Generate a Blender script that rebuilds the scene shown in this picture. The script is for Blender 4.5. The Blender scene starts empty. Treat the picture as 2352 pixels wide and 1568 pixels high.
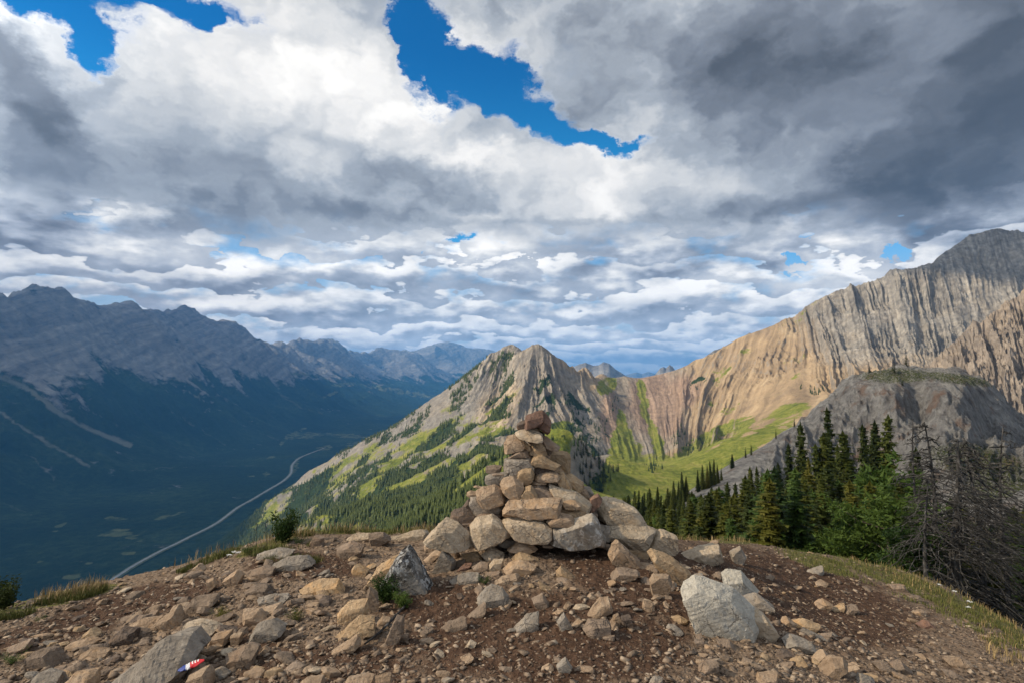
import bpy, bmesh, math, random
import numpy as np
from mathutils import Vector, Matrix, Euler

S = bpy.context.scene
COL = S.collection
EYE = 1.5                       # eye height above the summit
F = 1307.0                      # focal length in photo view pixels (2352 wide)
CX, CY = 1176.0, 784.0
PITCH = math.atan((860.0 - CY) / F)
R = math.radians

def ray(px, py):
    """direction through a point of the 2352x1568 view, scaled so that y = 1"""
    x = (px - CX) / F
    z = (CY - py) / F
    c, s = math.cos(PITCH), math.sin(PITCH)
    y2 = c - z * s
    z2 = s + z * c
    return x / y2, z2 / y2

def at(px, py, Y):
    u, v = ray(px, py)
    return Vector((u * Y, Y, EYE + v * Y))

def atz(px, py, z):
    """where that line of sight meets height z"""
    u, v = ray(px, py)
    Y = (z - EYE) / v
    return Vector((u * Y, Y, z))

def azel(px, py):
    u, v = ray(px, py)
    return math.degrees(math.atan2(u, 1)), math.degrees(math.atan2(v, math.hypot(u, 1)))

# ---------------------------------------------------------------- camera
cam = bpy.data.cameras.new('camera')
cam.sensor_width = 36.0
cam.lens = 36.0 * F / 2352.0
cam.clip_start = 0.05
cam.clip_end = 150000
camo = bpy.data.objects.new('camera', cam)
COL.objects.link(camo)
camo.location = (0, 0, EYE)
camo.rotation_euler = (math.pi / 2 + PITCH, 0, 0)
cam.dof.use_dof = True
cam.dof.focus_distance = 4.9
cam.dof.aperture_fstop = 4.0
S.camera = camo
S.view_settings.view_transform = 'Standard'
S.view_settings.look = 'None'
S.view_settings.exposure = 0.15
S.view_settings.gamma = 1.0
S.cycles.use_denoising = True
S.cycles.adaptive_threshold = 0.015
S.cycles.max_bounces = 6
S.cycles.diffuse_bounces = 3
S.cycles.transparent_max_bounces = 16
S.cycles.volume_bounces = 0

# ---------------------------------------------------------------- sun
SUN_EL = 34.0
SUN_AZ = -98.0                 # degrees from +Y towards +X: from the left, a little behind
sd = Vector((math.sin(R(SUN_AZ)) * math.cos(R(SUN_EL)), math.cos(R(SUN_AZ)) * math.cos(R(SUN_EL)), math.sin(R(SUN_EL))))
sun = bpy.data.lights.new('sun', 'SUN')
sun.energy = 5.0
sun.angle = R(0.5)
sun.color = (1.0, 0.84, 0.62)
suno = bpy.data.objects.new('sun', sun)
COL.objects.link(suno)
suno.rotation_euler = sd.to_track_quat('Z', 'Y').to_euler()

# ---------------------------------------------------------------- node helpers
class NG:
    def __init__(s, tree):
        s.t = tree; s.n = tree.nodes; s.l = tree.links
        s.n.clear()
    def put(s, node, key, val):
        if val is None: return
        sock = node.inputs[key]
        if isinstance(val, bpy.types.NodeSocket): s.l.new(val, sock)
        else:
            if sock.type == 'RGBA' and len(val) == 3: val = (*val, 1)
            sock.default_value = val
    def m(s, op, a, b=None, c=None, clamp=False):
        n = s.n.new('ShaderNodeMath'); n.operation = op; n.use_clamp = clamp
        s.put(n, 0, a); s.put(n, 1, b); s.put(n, 2, c)
        return n.outputs[0]
    def add(s, a, b): return s.m('ADD', a, b)
    def sub(s, a, b): return s.m('SUBTRACT', a, b)
    def mul(s, a, b): return s.m('MULTIPLY', a, b)
    def mad(s, a, b, c): return s.m('MULTIPLY_ADD', a, b, c)
    def v(s, op, a, b=None, scale=None):
        n = s.n.new('ShaderNodeVectorMath'); n.operation = op
        s.put(n, 0, a); s.put(n, 1, b)
        if scale is not None: s.put(n, 'Scale', scale)
        return n.outputs['Value'] if op in ('LENGTH', 'DOT_PRODUCT', 'DISTANCE') else n.outputs[0]
    def sep(s, a):
        n = s.n.new('ShaderNodeSeparateXYZ'); s.put(n, 0, a); return n.outputs
    def comb(s, x, y, z):
        n = s.n.new('ShaderNodeCombineXYZ'); s.put(n, 0, x); s.put(n, 1, y); s.put(n, 2, z); return n.outputs[0]
    def mr(s, v, a, b, c=0.0, d=1.0, smooth=True):
        n = s.n.new('ShaderNodeMapRange'); n.interpolation_type = 'SMOOTHSTEP' if smooth else 'LINEAR'
        s.put(n, 'Value', v); s.put(n, 'From Min', a); s.put(n, 'From Max', b); s.put(n, 'To Min', c); s.put(n, 'To Max', d)
        return n.outputs[0]
    def map(s, v, loc=(0, 0, 0), rot=(0, 0, 0), scale=(1, 1, 1), kind='POINT'):
        n = s.n.new('ShaderNodeMapping'); n.vector_type = kind
        s.put(n, 'Vector', v); s.put(n, 'Location', loc); s.put(n, 'Rotation', rot); s.put(n, 'Scale', scale)
        return n.outputs[0]
    def noise(s, v, scale, detail=4, rough=0.5, dist=0.0, lac=2.0, kind='FBM', col=False, dim='3D', norm=True):
        n = s.n.new('ShaderNodeTexNoise'); n.noise_dimensions = dim; n.noise_type = kind
        if kind == 'FBM': n.normalize = norm
        s.put(n, 'Vector', v); s.put(n, 'Scale', scale); s.put(n, 'Detail', detail); s.put(n, 'Roughness', rough)
        s.put(n, 'Lacunarity', lac); s.put(n, 'Distortion', dist)
        return n.outputs['Color' if col else 'Fac']
    def vor(s, v, scale, feature='F1', detail=0, rough=0.5, rand=1.0, out='Distance', smooth=None, dim='3D'):
        n = s.n.new('ShaderNodeTexVoronoi'); n.feature = feature; n.voronoi_dimensions = dim
        s.put(n, 'Vector', v); s.put(n, 'Scale', scale); s.put(n, 'Randomness', rand)
        if 'Detail' in n.inputs: s.put(n, 'Detail', detail); s.put(n, 'Roughness', rough)
        if smooth is not None: s.put(n, 'Smoothness', smooth)
        return n.outputs[out]
    def mix(s, f, a, b, mode='MIX'):
        n = s.n.new('ShaderNodeMix'); n.data_type = 'RGBA'; n.blend_type = mode; n.clamp_factor = True
        s.put(n, 0, f)
        for k, val in ((6, a), (7, b)): s.put(n, k, val)
        return n.outputs[2]
    def ramp(s, f, stops, interp='LINEAR'):
        n = s.n.new('ShaderNodeValToRGB'); n.color_ramp.interpolation = interp
        s.put(n, 0, f); e = n.color_ramp.elements
        while len(e) < len(stops): e.new(0.5)
        for k, (p, c) in enumerate(stops):
            e[k].position = p
        for k, (p, c) in enumerate(stops):
            e[k].color = (*c, 1) if len(c) == 3 else c
        return n.outputs[0]
    def attr(s, name, out='Fac'):
        n = s.n.new('ShaderNodeAttribute'); n.attribute_name = name; return n.outputs[out]
# ---------------------------------------------------------------- sky: real sky model behind cumulus clouds laid out by direction
world = bpy.data.worlds.new('World'); S.world = world; world.use_nodes = True
g = NG(world.node_tree)
tc = g.n.new('ShaderNodeTexCoord')
dirv = tc.outputs['Generated']
sky = g.n.new('ShaderNodeTexSky'); sky.sky_type = 'NISHITA'; sky.sun_disc = False
sky.sun_elevation = R(SUN_EL); sky.sun_rotation = R(SUN_AZ); sky.altitude = 2400; sky.air_density = 1.0; sky.dust_density = 0.3; sky.ozone_density = 2.5
x, y, z = g.sep(dirv)
az = g.m('ARCTAN2', x, y)
el = g.m('ARCSINE', z)
ae = g.v('MULTIPLY', g.comb(az, el, 0.0), (57.2958, 57.2958, 0))
ae0 = ae
# ragged edges: the layout is looked up through a small turbulence
wn = g.noise(g.v('MULTIPLY', ae0, (1, 1.5, 1)), 0.12, 7, 0.6, col=True)
wv = g.v('SUBTRACT', wn, (0.5, 0.5, 0.5))
ae = g.v('ADD', ae0, g.v('MULTIPLY', wv, (16.0, 9.0, 0)))
def blobs(lst):
    """sum of soft ellipses: (px, py, rx, ry, rotation, weight) in view pixels, kept as azimuth and elevation"""
    tot = None
    for px, py, rx, ry, rot, w in lst:
        a0, e0 = azel(px, py)
        a1, _ = azel(px + rx, py); a2, _ = azel(px - rx, py)
        _, e1 = azel(px, py - ry); _, e2 = azel(px, py + ry)
        v = g.map(ae, (a0, e0, 0), (0, 0, R(rot)), ((a1 - a2) / 2, (e1 - e2) / 2, 1), 'TEXTURE')
        d = g.v('LENGTH', v)
        b = g.mr(d, 1.62, 0.20, 0.0, w)
        tot = b if tot is None else g.add(tot, b)
    return tot
gaps = blobs([
    (100, 8, 210, 50, 0, 1), (330, -10, 260, 45, 0, 1), (225, 105, 60, 50, -20, .8), (490, 78, 45, 30, 20, .8),
    (945, 20, 40, 110, 8, 1), (995, 150, 70, 90, 25, 1), (1150, 215, 125, 62, -20, 1.0), (1120, 180, 60, 70, 0, .8), (1270, 300, 110, 40, -12, .9), (1420, 318, 110, 24, 0, .8), (1000, 60, 30, 60, 0, .5), (1210, 170, 30, 30, 0, .5),
    (1045, 558, 60, 16, 0, .8), (2095, 558, 50, 26, 10, .9), (1815, 622, 42, 16, 0, .8), (1160, 575, 40, 8, 0, .5),
    (1830, 590, 60, 20, 20, .25), (235, 455, 30, 8, 0, .4)])
bright = blobs([
    (700, 170, 330, 170, -20, .32), (1000, 300, 170, 80, -30, .22), (1450, 400, 330, 70, -5, .32), (280, 492, 75, 36, 0, .38), (330, 120, 160, 70, 0, .18),
    (1080, 30, 160, 70, 0, .12), (1080, 100, 90, 50, 0, .12), (1180, 590, 220, 34, 0, .26), (1950, 610, 300, 45, 10, .36), (600, 590, 320, 34, 0, .24), (1300, 470, 300, 46, 0, .16),
    (520, 255, 110, 60, 0, .1), (60, 60, 120, 40, -15, .15), (1650, 660, 260, 30, 0, .14), (2000, 670, 150, 50, 0, .2)])
dark = blobs([
    (2150, 200, 620, 300, 0, .27), (2330, 400, 420, 150, 0, .16), (1650, 90, 320, 130, 0, .13), (1850, 470, 420, 62, -4, .16),
    (2330, 60, 150, 260, 0, .12), (2300, 480, 300, 46, 0, .12), (1480, 590, 330, 34, -4, .24),
    (60, 420, 210, 190, 0, .24), (110, 520, 240, 60, 0, .16), (500, 400, 420, 48, -6, .17), (1000, 400, 260, 42, -8, .2), (480, 500, 250, 40, 0, .12),
    (80, 190, 190, 60, -35, .22), (700, 640, 260, 26, 0, .14), (500, 340, 330, 30, -10, .05), (1600, 200, 300, 60, 0, .05), (300, 540, 260, 34, 0, .1), (1150, 500, 220, 16, 0, .1)])
# cloud field on a flat cloud base: rows shrink towards the horizon
zz = g.add(g.m('MAXIMUM', z, -0.02), 0.20)
P = g.v('DIVIDE', g.comb(x, y, 0.0), g.comb(zz, zz, 1.0))
Q = g.v('MULTIPLY', P, (1.0, 1.0, 1))
wq = g.v('SUBTRACT', g.noise(Q, 2.2, 4, 0.55, col=True), (0.5, 0.5, 0.5))
Q = g.v('ADD', Q, g.v('SCALE', wq, scale=0.25))
def cum(q, detail):
    a = g.noise(q, 1.5, detail, 0.53)
    c = g.vor(q, 3.7, 'SMOOTH_F1', 1.0, 0.55, smooth=0.35, dim='2D')
    return g.sub(a, g.mul(c, 0.34))
n0 = cum(Q, 5)
# finer billows in direction space for the big near clouds
B = g.v('MULTIPLY', ae, (1, 1.3, 1))
def bil(q, detail):
    a = g.noise(q, 0.10, detail, 0.5)
    c = g.vor(q, 0.24, 'SMOOTH_F1', 2.0 if detail > 6 else 1.0, 0.5, smooth=0.7, dim='2D')
    return g.sub(a, g.mul(c, 0.20))
b0 = bil(B, 7)
b1 = bil(g.v('ADD', B, (-0.8, 1.5, 0)), 5)
bl0 = g.noise(B, 0.075, 3, 0.45)
bl1 = g.noise(g.v('ADD', B, (-1.6, 3.2, 0)), 0.075, 3, 0.45)
lowm = g.mr(g.add(el, g.mul(g.sub(b0, 0.36), 0.10)), R(15.5), R(11))                       # 0 high, 1 near the horizon
far = g.mr(el, R(6.0), R(0.5))
nn = g.add(n0, -0.26)
bb = g.add(b0, -0.36)
dens = g.mad(nn, g.mad(lowm, 0.9, 0.4), g.mul(bb, g.mad(lowm, -0.6, 0.8)))
dens = g.add(dens, g.mad(g.sub(dark, g.mul(bright, .0)), 0.5, 0.37))
edn = g.noise(B, 0.38, 8, 0.62)
edge = g.mul(g.sub(edn, 0.5), 1.1)
wis = g.mul(g.sub(edn, 0.5), 0.5)
dens = g.sub(dens, g.mul(gaps, 1.0))
dens = g.add(dens, g.mul(edge, g.mr(gaps, 0.0, 0.3, 0.0, 0.75)))
dens = g.sub(dens, g.mul(far, 0.10))
dens = g.add(dens, g.mul(lowm, 0.16))
alpha = g.mr(g.add(dens, g.mul(wis, g.mul(gaps, 2.4))), -0.28, 0.30)
embb = g.sub(b0, b1)
lit = g.mul(embb, g.mad(lowm, -0.25, 0.42))
lit = g.add(lit, g.mul(g.sub(bl0, bl1), g.mad(lowm, -0.5, 0.95)))
lit = g.add(lit, g.mul(bb, 0.16))
lit = g.mul(lit, g.mr(dark, 0.05, 0.4, 1.0, 0.42))
rim = g.mr(dens, 0.34, 0.06, 0.0, 0.12)
val = g.add(g.add(g.mad(lowm, 0.14, 0.59), lit), rim)
val = g.add(val, g.sub(g.mul(bright, 0.95), dark))
# low rows of cumulus: each row has a flat shaded base and a lit puffy top, and covers the foot of the next
eld = g.m('MAXIMUM', g.mul(el, 57.2958), 0.0)
azd = g.mul(az, 57.2958)
A0 = g.comb(g.mul(azd, .8), g.mul(eld, 2.1), 0.0)
w1 = g.noise(A0, 0.085, 3, 0.5)
w2 = g.noise(g.v('ADD', A0, (31, 7, 0)), 0.23, 6, 0.52)
w3 = g.vor(A0, 0.55, 'SMOOTH_F1', 2.0, 0.5, smooth=0.5, dim='2D')
Lr = g.mul(g.m('LOGARITHM', g.mad(eld, 1 / 3.0, 1.0), 2.718282), 3.9)
Lr = g.add(Lr, g.add(g.mul(g.sub(w1, 0.5), 3.8), g.add(g.mul(g.sub(w2, 0.5), 1.75), g.mul(g.sub(w3, 0.5), 0.34))))
rid = g.m('FLOOR', Lr)
rt = g.m('FRACT', Lr)
rsc = g.m('EXPONENT', g.mul(rid, -0.24))
Cq = g.v('ADD', g.v('SCALE', g.comb(g.mul(azd, .8), g.mul(eld, 1.6), 0.0), scale=g.mul(rsc, 1.0)), g.comb(g.mul(rid, 13.7), g.mul(rid, 5.1), g.mul(rid, 3.3)))
p0 = g.sub(g.noise(Cq, 0.46, 8, 0.56), g.mul(g.vor(Cq, 0.9, 'SMOOTH_F1', 2.0, 0.5, smooth=0.5), 0.22))
p1 = g.sub(g.noise(g.v('ADD', Cq, (-0.25, 0.55, 0)), 0.46, 5, 0.56), g.mul(g.vor(g.v('ADD', Cq, (-0.25, 0.55, 0)), 0.9, 'SMOOTH_F1', 0.0, 0.5, smooth=0.5), 0.22))
tt = g.add(rt, g.mul(g.sub(p0, 0.36), 1.9))
rowv = g.mr(tt, 0.05, 0.80, 0.60, 0.89)
rowv = g.sub(rowv, g.mr(rt, 0.90, 1.0, 0.0, 0.12))
rowv = g.add(rowv, g.mul(g.sub(p0, p1), 0.62))
rowv = g.add(rowv, g.mul(g.sub(n0, 0.35), 0.20))
ra = g.mr(g.add(g.mul(rt, -0.16), g.add(p0, g.mul(g.sub(w1, .5), .35))), -0.04, 0.17)
val = g.mad(lowm, g.sub(rowv, g.sub(val, g.mul(g.sub(bright, dark), 0.55))), val)
alpha = g.mad(lowm, g.sub(g.mul(g.mr(alpha, 0.0, 0.35), g.mad(ra, 0.75, 0.25)), alpha), alpha)
cc = g.ramp(val, [(0.0, (.036, .039, .045)), (0.2, (.092, .099, .112)), (0.4, (.215, .235, .27)), (0.58, (.40, .43, .47)), (0.75, (.66, .665, .665)), (0.90, (.90, .875, .84)), (1.0, (1.02, .99, .94))])
# distance tints the low clouds
cc = g.mix(g.mul(lowm, g.mr(val, .85, .5)), cc, g.v('MULTIPLY', cc, (1.0, 1.0, 1.03)))
cc = g.mix(g.mul(far, 0.3), cc, (.68, .70, .72))
tint = g.mix(g.mr(el, R(16), R(4)), g.mix(g.mr(el, R(31), R(17)), (0.02, 0.62, 0.98), (0.12, 1.0, 1.22)), (0.40, 0.74, 0.84))
skyc = g.mix(1.0, sky.outputs[0], tint, 'MULTIPLY')
hz = g.mr(el, R(15), R(2), 0.0, 0.80)
skyc = g.v('SCALE', skyc, scale=0.14)
skyc = g.mix(hz, skyc, (.56, .68, .80))
# cloud round the sun, out of view, is boosted to light the foreground
back = g.v('DOT_PRODUCT', dirv, tuple(sd))
glow = g.mr(back, 0.50, 1.0, 1.0, 3.0)
cc = g.v('SCALE', cc, scale=glow)
cc = g.v('SCALE', cc, scale=g.add(g.mad(lowm, 0.16, 1.0), g.mr(el, R(8), R(1), 0.0, 0.38)))
out = g.mix(alpha, skyc, cc)
out = g.mix(g.mr(z, 0.0, -0.03), out, (.16, .22, .30))
bg = g.n.new('ShaderNodeBackground'); g.put(bg, 'Color', out); bg.inputs['Strength'].default_value = 1.0
wo = g.n.new('ShaderNodeOutputWorld'); g.l.new(bg.outputs[0], wo.inputs[0])

world.cycles.sampling_method = 'MANUAL'
world.cycles.sample_map_resolution = 512
# ---------------------------------------------------------------- noise and mesh helpers
_rg = np.random.RandomState(7)
_perm = _rg.permutation(4096)
_ga = _rg.rand(4096) * 2 * np.pi
_gx, _gy = np.cos(_ga), np.sin(_ga)
def perlin(x, y, seed=0):
    x = x + seed * 37.17; y = y + seed * 91.3
    xi = np.floor(x).astype(np.int64); yi = np.floor(y).astype(np.int64)
    xf = x - xi; yf = y - yi
    u = xf * xf * xf * (xf * (xf * 6 - 15) + 10); w = yf * yf * yf * (yf * (yf * 6 - 15) + 10)
    def gr(ix, iy, fx, fy):
        h = _perm[(_perm[ix & 4095] + iy) & 4095]
        return _gx[h] * fx + _gy[h] * fy
    a = gr(xi, yi, xf, yf); b = gr(xi + 1, yi, xf - 1, yf)
    c = gr(xi, yi + 1, xf, yf - 1); d = gr(xi + 1, yi + 1, xf - 1, yf - 1)
    return (a + u * (b - a) + w * ((c + u * (d - c)) - (a + u * (b - a)))) * 1.5
def fbm(x, y, o=5, seed=0, g=0.5):
    s = 0; a = 1; t = 0
    for k in range(o):
        s = s + a * perlin(x * 2 ** k, y * 2 ** k, seed + k); t += a; a *= g
    return s / t
def ridged(x, y, o=5, seed=0, g=0.5):
    s = 0; a = 1; t = 0; p = 1
    for k in range(o):
        n = 1 - np.abs(perlin(x * 2 ** k, y * 2 ** k, seed + k)) * 1.6
        n = n * n; s = s + a * n * p; p = np.clip(n * 1.5, 0, 1); t += a; a *= g
    return s / t
def sst(a, b, x):
    t = np.clip((x - a) / (b - a), 0, 1); return t * t * (3 - 2 * t)
class RBF:
    def __init__(s, pts, vals, c=0.0, lin=True):
        s.p = np.asarray(pts, float); s.c = c
        n = len(s.p); v = np.asarray(vals, float)
        A = s.phi(s.p); m = np.hstack([np.ones((n, 1)), s.p])
        M = np.zeros((n + 3, n + 3)); M[:n, :n] = A + np.eye(n) * 1e-9; M[:n, n:] = m; M[n:, :n] = m.T
        w = np.linalg.solve(M, np.concatenate([v, np.zeros(3)]))
        s.w = w[:n]; s.l = w[n:]
    def phi(s, q):
        d = ((q[:, None, :] - s.p[None]) ** 2).sum(-1)
        return -np.sqrt(d + s.c * s.c)
    def __call__(s, x, y):
        q = np.stack([np.ravel(x), np.ravel(y)], 1).astype(float); out = np.empty(len(q))
        for i in range(0, len(q), 20000):
            k = q[i:i + 20000]; out[i:i + 20000] = s.phi(k) @ s.w + s.l[0] + k @ s.l[1:]
        return out.reshape(np.shape(x))
def project(X, Y, Z):
    """view pixel of a point, for laying out ground cover"""
    c, s_ = math.cos(PITCH), math.sin(PITCH)
    Yd = Y * c + (Z - EYE) * s_; Zd = -Y * s_ + (Z - EYE) * c
    Yd = np.maximum(Yd, 1e-3)
    return CX + F * X / Yd, CY - F * Zd / Yd
def make_mesh(name, V, faces, mat, smooth=True, attrs=None):
    """V (n,3); faces (m,k) array"""
    me = bpy.data.meshes.new(name)
    n = len(V); m, k = faces.shape
    me.vertices.add(n); me.vertices.foreach_set('co', np.ascontiguousarray(V, np.float32).ravel())
    me.loops.add(m * k); me.loops.foreach_set('vertex_index', np.ascontiguousarray(faces, np.int32).ravel())
    me.polygons.add(m)
    me.polygons.foreach_set('loop_start', np.arange(0, m * k, k, dtype=np.int32))
    me.polygons.foreach_set('loop_total', np.full(m, k, np.int32))
    if smooth: me.polygons.foreach_set('use_smooth', np.ones(m, bool))
    me.update(calc_edges=True)
    for a, val in (attrs or {}).items():
        val = np.asarray(val, np.float32)
        if val.ndim == 1:
            at_ = me.attributes.new(a, 'FLOAT', 'POINT'); at_.data.foreach_set('value', val)
        else:
            at_ = me.attributes.new(a, 'FLOAT_COLOR', 'POINT')
            at_.data.foreach_set('color', np.hstack([val, np.ones((len(val), 1), np.float32)]).ravel())
    if mat: me.materials.append(mat)
    o = bpy.data.objects.new(name, me); COL.objects.link(o)
    return o
def grid_faces(r, c, wrap=False):
    i = np.arange(r - 1)[:, None]; j = np.arange(c if wrap else c - 1)[None]
    j2 = (j + 1) % c
    return np.stack([i * c + j, i * c + j2, (i + 1) * c + j2, (i + 1) * c + j], -1).reshape(-1, 4)
def structure(o, label, cat=None):
    o['kind'] = 'structure'; o['label'] = label
    o['category'] = cat or o.name.split('.')[0].replace('_', ' ')
    return o
def mat_new(name):
    m = bpy.data.materials.new(name); m.use_nodes = True
    return m, NG(m.node_tree)
def finish(m, g, col, rough=0.9, normal=None, spec=0.25, **kw):
    b = g.n.new('ShaderNodeBsdfPrincipled'); o = g.n.new('ShaderNodeOutputMaterial')
    g.put(b, 'Base Color', col); g.put(b, 'Roughness', rough); g.put(b, 'Specular IOR Level', spec)
    if normal is not None: g.put(b, 'Normal', normal)
    for k, v in kw.items(): g.put(b, k.replace('_', ' '), v)
    g.l.new(b.outputs[0], o.inputs[0]); return m
def bump(g, h, strength=0.5, dist=0.1, normal=None):
    n = g.n.new('ShaderNodeBump'); g.put(n, 'Height', h); g.put(n, 'Strength', strength); g.put(n, 'Distance', dist)
    if normal is not None: g.put(n, 'Normal', normal)
    return n.outputs[0]
def posn(g): return g.n.new('ShaderNodeNewGeometry').outputs['Position']
def nrmz(g): return g.sep(g.n.new('ShaderNodeNewGeometry').outputs['Normal'])[2]

def ell(PX, PY, lst, soft=0.35):
    """soft union of rotated ellipses in view pixels (cx,cy,rx,ry,rot)"""
    m = np.zeros(np.shape(PX))
    for cx, cy, rx, ry, rot in lst:
        a = R(rot); dx = PX - cx; dy = PY - cy
        e = np.hypot((dx * math.cos(a) + dy * math.sin(a)) / rx, (-dx * math.sin(a) + dy * math.cos(a)) / ry)
        m = np.maximum(m, 1 - sst(1 - soft, 1 + soft, e))
    return m
def dline(PX, PY, pts):
    """distance to a polyline"""
    d = np.full(np.shape(PX), 1e9)
    for (x0, y0), (x1, y1) in zip(pts, pts[1:]):
        dx, dy = x1 - x0, y1 - y0; t = np.clip(((PX - x0) * dx + (PY - y0) * dy) / (dx * dx + dy * dy + 1e-9), 0, 1)
        d = np.minimum(d, np.hypot(PX - x0 - t * dx, PY - y0 - t * dy))
    return d

# ---------------------------------------------------------------- main massif height function
def W(X, Y, Z): return (X, Y, Z)
def Q(px, py, Y): v = at(px, py, Y); return (v.x, v.y, v.z)
def Qd(px, py, Y, dx, dy, dz): v = at(px, py, Y); return (v.x + dx, v.y + dy, v.z + dz)
ridge_c = [(733,1070,2250),(797,1028,2150),(873,994,2050),(928,957,2020),(985,919,2000),(1040,882,1970),(1097,851,1950),(1110,833,1940),(1130,810,1920),(1150,797,1900),(1166,789,1900),
    (1185,797,1880),(1197,808,1850),(1210,799,1780),(1225,792,1720),(1238,789,1700),(1250,798,1710),(1262,808,1720),(1290,825,1760),(1340,845,1850),(1390,858,1920),(1440,863,2000),(1500,862,2050),(1545,852,2050)]
ridge_r = [(1600,828,2000),(1650,801,1950),(1700,775,1900),(1750,757,1870),(1800,733,1850),(1860,700,1830),(1925,663,1800),(1990,645,1780),(2060,620,1750),(2130,608,1750),(2180,575,1780),
    (2230,540,1800),(2260,530,1830),(2290,528,1850),(2320,535,1850),(2352,545,1850),(2500,600,1900),(2700,700,1900)]
face_pts = [(1130,900,1700),(1080,950,1600),(1050,1000,1450),(1000,960,1750),(950,1010,1700),(880,1050,1700),(800,1100,1700),(740,1130,1800),
    (1235,850,1600),(1200,900,1500),(1240,930,1400),(1180,980,1300),(1240,1000,1250),(1120,1040,1150),
    (1290,870,1640),(1320,920,1500),(1350,960,1400),(1370,1020,1200),(1300,1000,1250),
    (1400,900,1880),(1440,900,1880),(1500,900,1900),(1395,1060,1200),(1430,1000,1450),(1480,1068,1150),(1500,950,1700),(1520,1040,1300),(1560,900,1870),
    (1600,880,1800),(1650,850,1820),(1600,950,1600),(1640,1000,1450),(1560,1010,1400),(1700,880,1650),(1700,950,1450),(1760,850,1650),(1760,900,1500),(1850,800,1650),(1850,880,1400),
    (1950,720,1680),(1950,800,1500),(1950,860,1300),(2060,700,1630),(2060,800,1400),(2150,700,1600),(2150,800,1350),(2290,620,1700),(2290,750,1450),(2352,700,1500),
    (1830,930,1200),(1760,980,1100),(1700,1010,1000),(1640,1045,950),
    (1400,1042,820),(1430,1060,830),(1470,1071,840),(1500,1075,850),(1540,1064,860),(1600,1040,880),(1660,1012,900),(1720,982,930),
    (1450,1150,600),(1550,1110,700),(1600,1150,550),(1350,1130,600),(1420,1090,720),(1650,1080,750),(1750,1040,750),(1850,1000,800),
    (1270,987,660),(1290,984,650),(1306,990,640),(1240,1003,645),(1350,1030,650),(1378,1055,660),(1340,1100,600),(1318,1050,600),
    (1160,1045,600),(1200,1027,620),(1120,1068,580),(1090,1100,540),(1060,1130,510),(1020,1165,480),(1000,1190,460),(960,1215,440),
    (1000,1100,900),(950,1150,800),(900,1190,700),(900,1100,1300),(850,1150,1150),(780,1165,1250),(720,1175,1350),(700,1195,1000),(740,1200,850),(800,1200,760),
    (650,1130,2400),(620,1190,2450)]
world_pts = [W(-1100,3500,-765),W(-1150,2500,-765),W(-1200,1800,-765),W(-1200,1000,-765),W(-1150,400,-765),W(0,2500,-250),W(600,2700,-200),W(1300,2500,50),W(1900,2600,100),
    W(200,3200,-500),W(-500,3200,-745),W(-207,230,-150),W(-500,230,-360),W(-900,230,-600),W(0,230,-95),W(-300,700,-300),W(-600,700,-480),W(-900,1200,-620),W(-650,1200,-440),
    Qd(1060,1130,510,-60,60,-55),Qd(1120,1068,580,-70,60,-55),Qd(1160,1045,600,-50,90,-55),Qd(1290,984,650,0,90,-60),Qd(1240,1003,645,0,90,-65),
    Qd(1470,1071,840,0,110,-45),Qd(1540,1064,860,0,110,-40),Qd(1430,1060,830,0,90,-45),Qd(1600,1040,880,0,90,-22),
    Qd(1440,863,2000,0,150,-90),Qd(1545,852,2050,0,150,-90),Qd(1700,775,1900,0,150,-90),Qd(1925,663,1800,0,170,-130),Qd(2130,608,1750,0,170,-130),Qd(2290,528,1850,0,170,-150),
    Qd(1166,789,1900,0,120,-110),Qd(1290,825,1760,40,140,-110),Qd(1097,851,1950,0,150,-110),Qd(873,994,2050,0,200,-120),Qd(1238,789,1700,50,110,-80),
    W(150,300,-105),W(400,400,-120),W(700,600,-110),W(1000,900,-60),W(1500,1200,50),W(-2000,2500,-800),W(-2000,500,-800)]
_m = [Q(*p) for p in ridge_c + ridge_r + face_pts] + world_pts
_m = np.array(_m)
rbf_m = RBF(_m[:, :2], _m[:, 2], c=5.0)
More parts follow.
